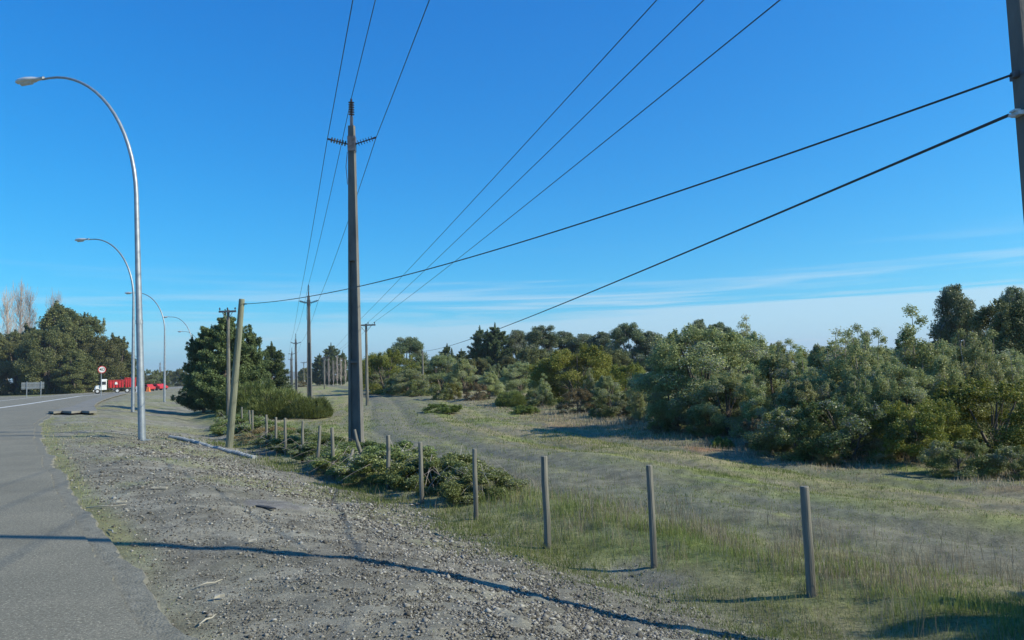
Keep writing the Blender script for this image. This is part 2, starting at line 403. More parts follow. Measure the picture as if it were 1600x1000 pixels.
r2 = N(t, 'ShaderNodeMapRange'); r2.inputs['From Min'].default_value = 0.3; r2.inputs['From Max'].default_value = 0.7; r2.inputs['To Min'].default_value = 0.6; r2.inputs['To Max'].default_value = 1.4
t.links.new(nb.outputs['Fac'], r2.inputs['Value'])
mm = N(t, 'ShaderNodeMath', operation='MULTIPLY'); t.links.new(r1.outputs[0], mm.inputs[0]); t.links.new(r2.outputs[0], mm.inputs[1])
vm = N(t, 'ShaderNodeVectorMath', operation='SCALE'); t.links.new(ca.outputs[0], vm.inputs[0]); t.links.new(mm.outputs[0], vm.inputs['Scale'])
t.links.new(vm.outputs[0], b.inputs['Base Color'])
bp = N(t, 'ShaderNodeBump'); bp.inputs['Strength'].default_value = 0.8; bp.inputs['Distance'].default_value = 0.03
ad = N(t, 'ShaderNodeMath', operation='ADD'); t.links.new(na.outputs['Fac'], ad.inputs[0]); t.links.new(nb.outputs['Fac'], ad.inputs[1])
t.links.new(ad.outputs[0], bp.inputs['Height']); t.links.new(bp.outputs[0], b.inputs['Normal'])
me = bpy.data.meshes.new('ground')
cen = len(co)-1
tris = np.array([[jj, (jj+1) % nth, cen] for jj in range(nth)])
nq = len(quads); ntri = len(tris)
me.vertices.add(len(co)); me.vertices.foreach_set('co', co.astype(np.float32).ravel())
me.loops.add(nq*4+ntri*3); me.loops.foreach_set('vertex_index', np.concatenate([quads.ravel(), tris[:, ::-1].ravel()]).astype(np.int32))
me.polygons.add(nq+ntri)
me.polygons.foreach_set('loop_start', np.concatenate([np.arange(nq)*4, nq*4+np.arange(ntri)*3]).astype(np.int32))
me.update(calc_edges=True); me.polygons.foreach_set('use_smooth', np.ones(nq+ntri, bool))
a = me.color_attributes.new('col', 'FLOAT_COLOR', 'POINT'); a.data.foreach_set('color', col.astype(np.float32).ravel())
me.materials.append(gm)
ground = link(bpy.data.objects.new('ground', me)); tag(ground, kind='structure')

# ------------------------------------------------------------------ roads
asph = bpy.data.materials.new('worn_asphalt'); asph.use_nodes = True
t = asph.node_tree; b = t.nodes['Principled BSDF']; b.inputs['Roughness'].default_value = 0.85; b.inputs['Specular IOR Level'].default_value = 0.3
geo = N(t, 'ShaderNodeNewGeometry')
n1 = gnoise(0.7, 9, 0.72); n2 = gnoise(32, 5, 0.85); n3 = gnoise(60, 2, 0.6)
cr = N(t, 'ShaderNodeValToRGB'); cr.color_ramp.elements[0].position = .3; cr.color_ramp.elements[1].position = .7
cr.color_ramp.elements[0].color = (0.15, 0.142, 0.108, 1); cr.color_ramp.elements[1].color = (0.225, 0.21, 0.16, 1)
t.links.new(n1.outputs['Fac'], cr.inputs[0])
r2 = N(t, 'ShaderNodeMapRange'); r2.inputs['From Min'].default_value = .25; r2.inputs['From Max'].default_value = .75; r2.inputs['To Min'].default_value = .35; r2.inputs['To Max'].default_value = 1.65
t.links.new(n2.outputs['Fac'], r2.inputs['Value'])
r3 = N(t, 'ShaderNodeMapRange'); r3.inputs['From Min'].default_value = .58; r3.inputs['From Max'].default_value = .68; r3.inputs['To Min'].default_value = .95; r3.inputs['To Max'].default_value = 2.2
t.links.new(n3.outputs['Fac'], r3.inputs['Value'])
mm = N(t, 'ShaderNodeMath', operation='MULTIPLY'); t.links.new(r2.outputs[0], mm.inputs[0]); t.links.new(r3.outputs[0], mm.inputs[1])
vm = N(t, 'ShaderNodeVectorMath', operation='SCALE'); t.links.new(cr.outputs[0], vm.inputs[0]); t.links.new(mm.outputs[0], vm.inputs['Scale'])
t.links.new(vm.outputs[0], b.inputs['Base Color'])
bp = N(t, 'ShaderNodeBump'); bp.inputs['Strength'].default_value = 0.9; bp.inputs['Distance'].default_value = 0.008
t.links.new(n2.outputs['Fac'], bp.inputs['Height']); t.links.new(bp.outputs[0], b.inputs['Normal'])

def ribbon(name, ys, fx0, fx1, z, mat, thick=0.06, wob0=0, wob1=0, seg=1):
    v = []; f = []
    for y in ys:
        a = fx0(y)+wob0*(float(fbm(y*1.3, y*0+2, 7, 4))-0.5); c = fx1(y)+wob1*(float(fbm(y*1.1, y*0+5, 8, 5, 0.65))-0.5)
        v += [(a-0.03, y, z-thick), (a, y, z), (c, y, z), (c+0.04, y, z-thick)]
    for k in range(len(ys)-1):
        q = k*4
        for s in range(3): f.append((q+s, q+s+1, q+4+s+1, q+4+s))
    m = MB(); m.v = v; m.f = f
    o = m.build(name, mat); return o
ys = list(np.arange(-55, 30, 0.12))+list(np.arange(30, 120, 1.0))+list(np.arange(120, 1500, 8.0))
road = ribbon('road', ys, lambda y: float(Ex(y))-17, lambda y: float(Ex(y)), 0.0, asph, 0.12, 0.3, 0.22); tag(road, kind='structure')
edg = ribbon('road_edge', [q for q in ys if q < 110], lambda y: float(Ex(y))-0.2, lambda y: float(Ex(y))+0.24, -0.016, material('broken_asphalt_edge', (0.135, 0.13, 0.10), (0.22, 0.21, 0.165), 0.95, 9, bump=1.0, bscale=45, contrast=(0.3, 0.7)), 0.05, 0, 0.42); tag(edg, kind='structure')
# side road joining from the left
m = MB(); sp = [(-70, 96), (-95, 128), (-130, 148), (-190, 165), (-330, 175)]
v = []
for k, (x, y) in enumerate(sp):
    a = sp[max(k-1, 0)]; c = sp[min(k+1, len(sp)-1)]; d = Vector((c[0]-a[0], c[1]-a[1])).normalized(); n = Vector((-d.y, d.x)); hw = 9 if k < 2 else 6
    v += [(x-n.x*hw, y-n.y*hw, -0.006), (x+n.x*hw, y+n.y*hw, -0.006)]
m.v = v; m.f = [(2*k, 2*k+1, 2*k+3, 2*k+2) for k in range(len(sp)-1)]
sr = m.build('side_road', asph); tag(sr, kind='structure')
LY = [-60, 20, 30, 42, 68, 112, 200, 400, 1500]; LX = [13.5, -20.5, -26, -33.6, -45.0, -65.5, -95.5, -156, -500]
lf = lambda y: float(np.interp(y, LY, LX))
lys = [y for y in ys if y < 600]
ln = ribbon('road_marking', lys, lambda y: lf(y)-0.17, lambda y: lf(y)+0.17, 0.005, MAT['paint_line'], 0.003, 0.02, 0.02); tag(ln, kind='structure')
ln2 = ribbon('road_marking', lys, lambda y: lf(y)-7.4, lambda y: lf(y)-7.25, 0.005, MAT['paint_line'], 0.003); tag(ln2, kind='structure')

# old paved path, its broken near end standing proud of the earth
def poly_slab(name, pts, z0, z1, mat):
    m = MB(); m.hexa([(x, y, z0) for x, y in pts], [(x, y, z1) for x, y in pts]); return m.build(name, mat)
def gp(px, dep): return (P(px, 620, dep).x, dep)
pl = [gp(p, d) for p, d in ((76, 43.5), (84, 42.6), (97, 43.2), (112, 42.0), (128, 42.6), (140, 41.4), (152, 41.8))]
pr = [gp(p, d) for p, d in ((150, 46), (147, 52), (152, 62), (163, 75), (180, 95), (201, 125))]
pb = [gp(p, d) for p, d in ((183, 130), (160, 95), (140, 75), (125, 62), (112, 52))]
path = poly_slab('path', pl+pr+pb, 0.04, 0.16, MAT['slab']); tag(path, kind='structure')

# ------------------------------------------------------------------ loose cover: gravel, grasses, dry stalks
rng = np.random.default_rng(11)
def scatter(n, r0_, r1_, fn, th0=-41, th1=41, power=0.0):
    th = np.radians(rng.uniform(th0, th1, n))
    u = rng.uniform(0, 1, n)
    r = np.exp(np.log(r0_)+u*(np.log(r1_)-np.log(r0_)))
    x = r*np.sin(th); y = r*np.cos(th)
    m = masks(x, y); p = fn(x, y, m, r)
    k = rng.uniform(0, 1, n) < p
    return x[k], y[k], r[k], {a: b_[k] for a, b_ in m.items()}
# stones
x, y, r, m = scatter(520000, 3.0, 40, lambda x, y, m, r: m['shoulder']*sstep(0.02, .08, m['t'])*(0.42+0.5*m['coarse'])*(1-m['sgreen']*0.6)*(0.35+0.65*sstep(0.3, 0.5, m['n1']))*(np.hypot((x-CEM[0])/.55, (y-CEM[1])/.7) > 0.85+0.3*m['n2']))
n = len(x); print('stones', n)
oct_ = np.array([[1, 0, 0], [0, 1, 0], [-1, 0, 0], [0, -1, 0], [0, 0, 1], [0, 0, -1]], float)
ot = np.array([[0, 1, 4], [1, 2, 4], [2, 3, 4], [3, 0, 4], [1, 0, 5], [2, 1, 5], [3, 2, 5], [0, 3, 5]])
sz = np.clip(rng.lognormal(-4.75, 0.5, n), 0.003, 0.040)*(0.75+0.35*m['coarse'])*np.clip(r/9, 0.8, 1.7)
jit = oct_[None]*(1+rng.uniform(-0.35, 0.35, (n, 6, 3)))+rng.uniform(-0.25, 0.25, (n, 6, 3))
jit[:, :, 2] *= 0.62
an = rng.uniform(0, 6.28, n); ca_, sa_ = np.cos(an)[:, None], np.sin(an)[:, None]
vx = (jit[:, :, 0]*ca_-jit[:, :, 1]*sa_)*sz[:, None]+x[:, None]; vy = (jit[:, :, 0]*sa_+jit[:, :, 1]*ca_)*sz[:, None]+y[:, None]
vz = jit[:, :, 2]*sz[:, None]+(hgt(x, y)+sz*0.28)[:, None]
co = np.stack([vx, vy, vz], -1).reshape(-1, 3)
fc = (ot[None]+6*np.arange(n)[:, None, None]).reshape(-1)
stm = leaf_mat('loose_stone', (0.095, 0.09, 0.075), (0.265, 0.253, 0.215), (0.38, 0.37, 0.325), rough=0.9, trans=0.0, spec=0.2)
gr = raw_mesh('gravel', co, fc, 3, stm, attr=np.repeat(rng.uniform(0, 1, n)**1.3, 8)); tag(gr, 'crushed grey stone strewn over the bank beside the asphalt', 'gravel', kind='stuff')

def blades(name, x, y, h, wid, mat, lean=0.35, per=1, vv=None):
    n = len(x); a = rng.uniform(0, 6.28, n); l = rng.uniform(0.05, lean, n)*h; la = rng.uniform(0, 6.28, n)
    z = hgt(x, y)-0.01
    bx = np.cos(a)*wid/2; by = np.sin(a)*wid/2
    mxx = x+np.cos(la)*l*0.35; myy = y+np.sin(la)*l*0.35
    tx = x+np.cos(la)*l; ty = y+np.sin(la)*l
    p0 = np.stack([x-bx, y-by, z], 1); p1 = np.stack([x+bx, y+by, z], 1)
    p2 = np.stack([mxx+bx*0.7, myy+by*0.7, z+h*0.6], 1); p3 = np.stack([tx, ty, z+h], 1); p4 = np.stack([mxx-bx*0.7, myy-by*0.7, z+h*0.6], 1)
    co = np.stack([p0, p1, p2, p3, p4], 1).reshape(-1, 3)
    k = 5*np.arange(n)[:, None]
    q = np.concatenate([k, k+1, k+2, k+4], 1); tr = np.concatenate([k+4, k+2, k+3, k+3], 1)[:, :3]
    me = bpy.data.meshes.new(name)
    me.vertices.add(len(co)); me.vertices.foreach_set('co', co.astype(np.float32).ravel())
    me.loops.add(n*7); me.loops.foreach_set('vertex_index', np.concatenate([q.ravel(), tr.ravel()]).astype(np.int32))
    me.polygons.add(2*n); me.polygons.foreach_set('loop_start', np.concatenate([np.arange(n)*4, n*4+np.arange(n)*3]).astype(np.int32))
    me.update(calc_edges=True)
    at = me.attributes.new('v', 'FLOAT', 'FACE'); v_ = rng.uniform(0, 1, n) if vv is None else np.clip(vv+rng.uniform(-.25, .25, n), 0, 1)
    at.data.foreach_set('value', np.concatenate([v_, v_]).astype(np.float32))
    me.materials.append(mat)
    return link(bpy.data.objects.new(name, me))
gmat = leaf_mat('green_grass', (0.12, 0.16, 0.04), (0.23, 0.265, 0.08), (0.38, 0.35, 0.18), trans=0.35, rough=0.6)
smat = leaf_mat('dry_grass_stalks', (0.20, 0.17, 0.10), (0.36, 0.31, 0.21), (0.48, 0.43, 0.32), trans=0.3, rough=0.8)
# tall grass along the fence
def pf(x, y, m, r):
    m['tuft'] = sstep(0.35, 0.65, fbm(x*3.3, y*3.3, 201, 2)); return np.exp(-((m['d']-1.8)/1.35)**2)*(0.12+0.88*m['tuft'])*sstep(0.25, 0.5, m['n1']+0.12)
x, y, r, m = scatter(330000, 3.5, 40, pf); hh = (0.05+0.20*m['n1'])*(0.45+0.6*m['tuft'])*(0.7+0.3*sstep(8, 11, y))*rng.uniform(0.5, 1.5, len(x))*np.exp(-((m['d']-1.9)/2.2)**2)
g1 = blades('grass', x, y, hh, 0.0035*np.clip(r/6, 1, 5), gmat, 0.6, vv=m['n2']*0.9); tag(g1, 'tall green grass along the foot of the fence posts', 'grass', kind='stuff')
print('tall grass', len(x))
x, y, r, m = scatter(260000, 4, 40, lambda x, y, m, r: 0.6*np.exp(-((m['d']-2.3)/1.5)**2)*sstep(0.42, 0.6, fbm(x*2.6, y*2.6, 211, 2)))
g2 = blades('dry_grass', x, y, (0.12+0.28*m['n1'])*rng.uniform(0.4, 1.3, len(x)), 0.003*np.clip(r/6, 1, 5), smat, 0.5); tag(g2, 'straw coloured dry stalks among the grass by the fence', 'dry grass', kind='stuff')
x, y, r, m = scatter(420000, 4, 34, lambda x, y, m, r: np.exp(-((m['d']+0.05)/0.9)**2)*(0.15+0.85*sstep(0.40, 0.6, m['n1'])))
g6 = blades('ditch_grass', x, y, (0.03+0.06*m['n2'])*rng.uniform(0.5, 1.6, len(x))*np.clip(r/10, .8, 1.5), 0.004*np.clip(r/6, 1, 6), gmat, 0.8, vv=m['n2']*0.8); tag(g6, 'short bright grass in the shallow ditch before the fence posts', 'grass', kind='stuff')
# field: short turf and pale weeds
x, y, r, m = scatter(420000, 5, 75, lambda x, y, m, r: m['field']*(1-m['track']*0.7)*(1-m['strip']*0.7)*(0.35+0.65*m['lush'])*sstep(0.8, 1.8, m['d']))
g3 = blades('turf', x, y, (0.02+0.045*m['n2'])*rng.uniform(0.6, 1.6, len(x))*np.clip(r/14, 0.8, 1.6), 0.004*np.clip(r/6, 1, 8), gmat, 0.8, vv=m['n1']); tag(g3, 'short rough turf covering the field beyond the fence', 'turf', kind='stuff')
print('turf', len(x))
x, y, r, m = scatter(420000, 6, 80, lambda x, y, m, r: m['straw']*0.6*(1-m['track'])*sstep(1.5, 2.5, m['d']))
g4 = blades('dry_weeds', x, y, (0.04+0.17*sstep(3.5, 7, m['k'])*m['n1']*1.6)*rng.uniform(0.4, 1.4, len(x)), 0.004*np.clip(r/6, 1, 8), smat, 0.6, vv=m['n2']); tag(g4, 'pale dry weeds spread across the field in front of the trees', 'weeds', kind='stuff')
print('weeds', len(x))
# sparse weeds on the shoulder
x, y, r, m = scatter(200000, 3.2, 45, lambda x, y, m, r: m['shoulder']*sstep(.02, .05, m['t'])*(m['sgreen']**1.5*0.75+0.02))
g5 = blades('moss_grass', x, y, (0.012+0.035*m['n2'])*rng.uniform(0.5, 1.6, len(x))*np.clip(r/10, .8, 1.6), 0.0035*np.clip(r/6, 1, 6), gmat, 0.9, vv=m['n1']+0.3); tag(g5, 'low yellowish grass patches growing through the gravel shoulder', 'grass', kind='stuff')
print('shoulder', len(x))

# ------------------------------------------------------------------ vegetation builders
LN, LS = 3.2, 0.76
def unit(n, rg):
    v = rg.normal(size=(n, 3)); return v/np.linalg.norm(v, axis=1, keepdims=True)
def leaf_mesh(name, C, R, n, size, asp, mat, rg, droop=0.0, shell=0.45, outw=0.5, cv=None, jitter=0.0, clip0=True):
    C = np.asarray(C, float); R = np.asarray(R, float); n = int(n*LN); size = size*LS; asp = min(0.8, asp*1.25)
    if R.ndim == 1: R = np.repeat(R[:, None], 3, 1)
    w_ = (R[:, 0]*R[:, 2])**0.9; w_ /= w_.sum()
    idx = rg.choice(len(C), n, p=w_)
    d = unit(n, rg); rad = rg.uniform(0, 1, n)**shell
    # lumpy surface
    rad = rad*(1+0.25*np.sin(d[:, 0]*5+idx)*np.sin(d[:, 2]*6+idx*2))
    pos = C[idx]+R[idx]*d*rad[:, None]
    if clip0: pos[:, 2] = np.where(pos[:, 2] < 0.03, rg.uniform(0.03, 0.25, n), pos[:, 2])
    nr_ = d*outw+unit(n, rg)*0.8+np.array([0, 0, 0.3]); nr_ /= np.linalg.norm(nr_, axis=1, keepdims=True)
    a = np.cross(nr_, unit(n, rg)); a[:, 2] -= droop; a /= np.linalg.norm(a, axis=1, keepdims=True)
    b_ = np.cross(nr_, a); b_ /= np.linalg.norm(b_, axis=1, keepdims=True)+1e-9
    Ls = size*rg.uniform(0.55, 1.4, n)
    A = a*Ls[:, None]/2; B = b_*(Ls*asp)[:, None]/2
    co = np.stack([pos-A, pos+B-A*0.15, pos+A, pos-B-A*0.15], 1).reshape(-1, 3)
    cvv = rg.uniform(0, 1, len(C)) if cv is None else cv
    v = np.clip(cvv[idx]*0.45+rg.uniform(0, 1, n)*0.55, 0, 1)
    o = raw_mesh(name, co, np.arange(4*n), 4, mat, attr=v)
    return o
def limbs(mb, base, C, rg, r0, k=10, bend=0.3, start=0.35):
    idx = rg.permutation(len(C))[:k]
    zt = max(c[2] for c in C)
    for i in idx:
        c = Vector(C[i]); s = Vector((base[0], base[1], c.z*rg.uniform(start, start+0.3)))
        mid = s.lerp(c, 0.5)+Vector((rg.normal(), rg.normal(), rg.normal()))*bend*0.3+Vector((0, 0, -0.05*zt))
        mb.tube([s, mid, c], [r0*0.45, r0*0.28, r0*0.08], 5, cap=False)
def envelope_clumps(rg, n, H_, W_, z0, shape, rmin, rmax, inner=0.25):
    """clumps placed through a crown; shape(u) gives relative radius at height u"""
    C = []; R = []
    while len(C) < n:
        u = rg.uniform(0, 1); s = shape(u)
        if len(C) < n*0.12: u = rg.uniform(0.8, 0.97); s = shape(u)
        elif rg.uniform() > s**0.5+0.05: continue
        th = rg.uniform(0, 6.283); q = math.sqrt(rg.uniform(inner, 1))
        rr_ = s*W_/2*q
        r_ = rg.uniform(rmin, rmax)*(0.65+0.5*s)
        C.append((rr_*math.cos(th), rr_*math.sin(th), z0+u*(H_-z0)-r_*0.5)); R.append((r_, r_, r_*rg.uniform(0.6, 0.9)))
    return C, R
def dome(u): return math.sqrt(max(0, 1-(max(u-0.35, 0)/0.66)**2))*(0.75+0.25*min(1, u/0.35))
def tall(u): return (math.sin(min(1, (u+0.12)/0.62)*math.pi/2))*(1-max(0, (u-0.45)/0.57))**0.75
def cone(u): return (1-u)**0.8*(0.8+0.2*min(1, u*6))+0.05
PROTO = {}
def proto(key, name, crown, trunk):
    e = empty(name, (0, 0, -500))
    crown.parent = e
    if trunk: trunk.parent = e
    PROTO[key] = [e, False]
LM = {
 'euc': leaf_mat('eucalyptus_leaves', (0.030, 0.050, 0.028), (0.085, 0.115, 0.065), (0.20, 0.23, 0.16), rough=0.4, trans=0.2, spec=0.5, br=1.8),
 'sap': leaf_mat('sapling_leaves', (0.058, 0.080, 0.040), (0.140, 0.172, 0.088), (0.28, 0.30, 0.20), rough=0.45, trans=0.25, spec=0.4, br=2.1),
 'aca': leaf_mat('wattle_leaves', (0.055, 0.075, 0.015), (0.145, 0.165, 0.035), (0.22, 0.22, 0.06), rough=0.5, trans=0.25, br=1.25),
 'con': leaf_mat('conifer_needles', (0.018, 0.034, 0.016), (0.055, 0.080, 0.035), (0.09, 0.11, 0.05), rough=0.6, trans=0.1, br=1.7),
 'den': leaf_mat('dark_foliage', (0.028, 0.042, 0.018), (0.078, 0.092, 0.040), (0.13, 0.13, 0.065), rough=0.55, trans=0.15, br=1.65),
 'brm': leaf_mat('bramble_leaves', (0.035, 0.055, 0.020), (0.095, 0.125, 0.050), (0.22, 0.24, 0.13), rough=0.4, trans=0.2, spec=0.5, br=1.95),
 'bro': leaf_mat('broom_stems', (0.055, 0.080, 0.025), (0.10, 0.135, 0.045), (0.15, 0.175, 0.07), rough=0.6, trans=0.2, br=1.35),
 'brn': leaf_mat('brownish_scrub', (0.075, 0.065, 0.035), (0.15, 0.135, 0.075), (0.24, 0.21, 0.13), rough=0.7, trans=0.2, br=1.3),
 'wee': leaf_mat('bright_weed', (0.10, 0.15, 0.03), (0.20, 0.26, 0.06), (0.28, 0.32, 0.10), rough=0.6, trans=0.3, br=1.0),
}
def make_big_euc(key, seed, H_=12.0, W_=8.0, n=16000, lm='euc', name='eucalyptus_tree', leaf=0.26, z0=3.0, nc=75):
    rg = np.random.default_rng(seed)
    C, R = envelope_clumps(rg, nc, H_, W_, z0, dome, 0.7, 1.35, 0.15)
    crown = leaf_mesh('crown', C, R, n, leaf, 0.45, LM[lm], rg, droop=0.5)
    m = MB(); m.tube([(0, 0, -0.3), (0.1, 0, H_*0.25), (0.0, 0.1, H_*0.5), (0.1, 0, H_*0.8)], [0.26, 0.2, 0.13, 0.04], 8, False)
    limbs(m, (0, 0), C, rg, 0.22, 18)
    proto(key, name, crown, m.build('trunk', MAT['palebark'], smooth=True))
make_big_euc('euc1', 1, n=22000); make_big_euc('euc2', 2, W_=6.5, nc=60, n=17000)
def make_sapling(key, seed, H_=6.0, W_=3.4, n=17000, lm='sap'):
    rg = np.random.default_rng(seed); C = []; R = []; m = MB()
    for s in range(7):
        th = rg.uniform(0, 6.28); a = rg.uniform(0.1, 1)*W_*0.38; hh = H_*rg.uniform(0.6, 1.0) if s else H_
        if s == 0: a = 0.15
        tip = Vector((a*math.cos(th), a*math.sin(th), hh)); p0 = Vector((tip.x*0.1, tip.y*0.1, -0.2)); mid = Vector((tip.x*0.6, tip.y*0.6, hh*0.5))
        m.tube([p0, mid, tip], [0.06, 0.035, 0.008], 5, False)
        for q in range(13):
            u = 0.12+0.86*q/12
            c = p0.lerp(mid, u*2) if u < .5 else mid.lerp(tip, (u-.5)*2)
            sp_ = 0.5*(1.15-u)+0.12
            C.append((c.x+rg.normal()*sp_*0.8, c.y+rg.normal()*sp_*0.8, max(0.3, c.z+rg.normal()*0.12))); r_ = rg.uniform(0.28, 0.52)*(1.2-0.6*u)
            R.append((r_, r_, r_*1.1))
    crown = leaf_mesh('crown', C, R, n, 0.11, 0.42, LM[lm], rg, droop=0.5, shell=0.6)
    proto(key, 'eucalyptus_sapling', crown, m.build('trunk', MAT['palebark'], smooth=True))
make_sapling('sap1', 3); make_sapling('sap2', 4, W_=4.2, n=15000); make_sapling('sap3', 5, W_=2.2, n=9000)
def make_round(key, seed, name, H_, W_, n, lm, leaf, nc, rmin, rmax, z0=0.3, shp=dome, bark='bark', asp=0.5, inner=0.3, droop=0.1):
    rg = np.random.default_rng(seed)
    C, R = envelope_clumps(rg, nc, H_, W_, z0, shp, rmin, rmax, inner)
    top = sorted(range(len(C)), key=lambda i: -(C[i][2]+0.5*math.hypot(C[i][0], C[i][1])))[:len(C)//2]
    for q in range(34):          # ragged shoots standing out of the crown
        i = top[int(rg.integers(len(top)))]; c = C[i]; r_ = R[i][0]; a_ = rg.uniform(0, 6.283)
        C.append((c[0]+math.cos(a_)*r_*0.7, c[1]+math.sin(a_)*r_*0.7, c[2]+r_*rg.uniform(0.5, 1.15))); w3 = r_*rg.uniform(0.22, 0.42); R.append((w3, w3, w3*rg.uniform(1.3, 2.6)))
    crown = leaf_mesh('crown', C, R, int(n*1.2), leaf, asp, LM[lm], rg, droop=droop)
    m = MB()
    for s in range(3):
        th = rg.uniform(0, 6.28); m.tube([(0, 0, -0.2), (math.cos(th)*W_*0.1, math.sin(th)*W_*0.1, H_*0.4), (math.cos(th)*W_*0.2, math.sin(th)*W_*0.2, H_*0.85)], [0.02*H_, 0.013*H_, 0.004*H_], 6, False)
    limbs(m, (0, 0), C, rg, 0.016*H_, 16, start=0.15)
    proto(key, name, crown, m.build('trunk', MAT[bark], smooth=True))
make_round('aca1', 6, 'wattle_tree', 6, 7.5, 18000, 'aca', 0.15, 75, 0.5, 0.95)
make_round('aca2', 7, 'wattle_tree', 6, 6, 14000, 'aca', 0.15, 60, 0.45, 0.9)
make_round('bush1', 8, 'leafy_tree', 5.5, 5.5, 24000, 'sap', 0.105, 95, 0.35, 0.7, z0=0.2, shp=dome)
make_round('bush2', 9, 'leafy_tree', 5.5, 4.5, 17000, 'sap', 0.11, 75, 0.3, 0.65, z0=0.2, shp=tall)
make_round('shr1', 10, 'shrub', 3, 4.2, 13000, 'brm', 0.10, 55, 0.25, 0.55, z0=0.05)
make_round('shr2', 12, 'shrub', 3, 4.2, 11000, 'brn', 0.09, 50, 0.25, 0.5, z0=0.05)
make_round('ysh', 13, 'wattle_shrub', 3.4, 4.6, 15000, 'aca', 0.10, 60, 0.3, 0.6, z0=0.05)
make_round('dark1', 14, 'dense_evergreen_tree', 15, 13, 26000, 'den', 0.34, 130, 0.9, 1.7, z0=0.5, shp=dome, inner=0.35)
make_round('dark2', 15, 'dense_evergreen_tree', 15, 10, 20000, 'den', 0.34, 110, 0.8, 1.5, z0=0.5, shp=tall, inner=0.3)
make_round('weed', 16, 'weed_clump', 0.7, 1.8, 3500, 'wee', 0.09, 25, 0.14, 0.26, z0=0.02, asp=0.3)
def make_conifer(key, seed, H_=8.0, W_=6.5, n=22000, name='conifer_tree'):
    rg = np.random.default_rng(seed); C = []; R = []; m = MB()
    m.tube([(0, 0, -0.3), (0, 0, H_*0.5), (0, 0, H_*0.97)], [0.2, 0.12, 0.02], 7, False)
    lead = [(0, 0, 1.0), (0.9, 0.2, 0.86), (-0.8, 0.5, 0.9), (0.1, -0.9, 0.84), (0.5, 0.8, 0.8)]
    for q in range(110):
        u = rg.uniform(0.02, 0.98)**1.1; th = rg.uniform(0, 6.28)
        L_ = W_/2*(0.3+0.75*(1-u)**0.6)*rg.uniform(0.65, 1.1)
        if u > 0.9: L_ *= 0.5
        s = Vector((0, 0, u*H_*0.9)); e_ = Vector((math.cos(th)*L_, math.sin(th)*L_, u*H_*0.9+L_*0.25+0.25))
        m.tube([s, s.lerp(e_, .5)+Vector((0, 0, -0.08)), e_], [0.05, 0.03, 0.01], 4, False)
        for z in np.linspace(0.35, 1, 5):
            c = s.lerp(e_, z); r_ = 0.52*(1.15-0.6*z)*rg.uniform(0.8, 1.2)*(1.1-0.5*u)
            C.append(tuple(c)); R.append((r_, r_, r_*0.85))
    for lx, ly, lz in lead:
        for z in np.linspace(0, 1, 6):
            r_ = 0.34*(1-z)+0.09; C.append((lx*W_*0.2, ly*W_*0.2, H_*(lz-0.16+0.16*z)-0.1)); R.append((r_, r_, 0.3))
    crown = leaf_mesh('crown', C, R, n, 0.19, 0.34, LM['con'], rg, droop=-0.5, shell=0.6)
    proto(key, name, crown, m.build('trunk', MAT['bark'], smooth=True))
make_conifer('con1', 17, n=42000); make_conifer('con2', 18, W_=4.5, n=30000)
def make_poplar(key, seed, H_=16.0, W_=4.5):
    rg = np.random.default_rng(seed); m = MB()
    m.tube([(0, 0, -0.3), (0.05, 0, H_*.5), (0, 0, H_)], [0.22, 0.12, 0.01], 6, False)
    for q in range(115):
        z = rg.uniform(0.08, 0.88)*H_; th = rg.uniform(0, 6.28); l = rg.uniform(1.2, 4.2)*(1.05-0.5*z/H_); o = W_/2*rg.uniform(.35, 1)*(1-0.45*(z/H_))
        s = Vector((0, 0, z)); e_ = Vector((math.cos(th)*o, math.sin(th)*o, z+l)); md = s.lerp(e_, .5)+Vector((math.cos(th), math.sin(th), 0))*o*0.15
        m.tube([s, md, e_], [0.035, 0.022, 0.010], 3, False)
        for p in range(6):
            a = s.lerp(e_, rg.uniform(.25, .95)); m.tube([a, a+Vector((rg.normal()*.22, rg.normal()*.22, rg.uniform(.6, 1.5)))], [0.016, 0.008], 3, False)
    e = empty('bare_poplar', (0, 0, -500)); m.build('branches', MAT['twig'], e); PROTO[key] = [e, False]
make_poplar('pop1', 19); make_poplar('pop2', 20, W_=3.6)
def make_bramble(key, seed, lm='brm', H_=1.0, W_=2.4, n=16000):
    rg = np.random.default_rng(seed)
    C, R = envelope_clumps(rg, 42, H_, W_, 0.0, dome, 0.14, 0.27, 0.1)
    crown = leaf_mesh('foliage', C, R, n, 0.055, 0.62, LM[lm], rg, shell=0.55)
    m = MB()
    for q in range(14):
        th = rg.uniform(0, 6.28); L_ = rg.uniform(.5, 1.25)*W_/2; a0 = Vector((rg.normal()*.25, rg.normal()*.25, 0)); tip = a0+Vector((math.cos(th)*L_, math.sin(th)*L_, rg.uniform(.1, .8)*H_))
        md = a0.lerp(tip, .55)+Vector((0, 0, H_*rg.uniform(.4, .75)))
        m.tube([a0, a0.lerp(md, .5)+Vector((0, 0, .1)), md, md.lerp(tip, .6)+Vector((0, 0, .03)), tip], [.006, .0055, .005, .004, .002], 4, False)
    proto(key, 'bramble_bush', crown, m.build('canes', MAT['twig'], smooth=True))
make_bramble('brm1', 21); make_bramble('brm2', 22); make_bramble('brm3', 23, 'brn', n=6000)
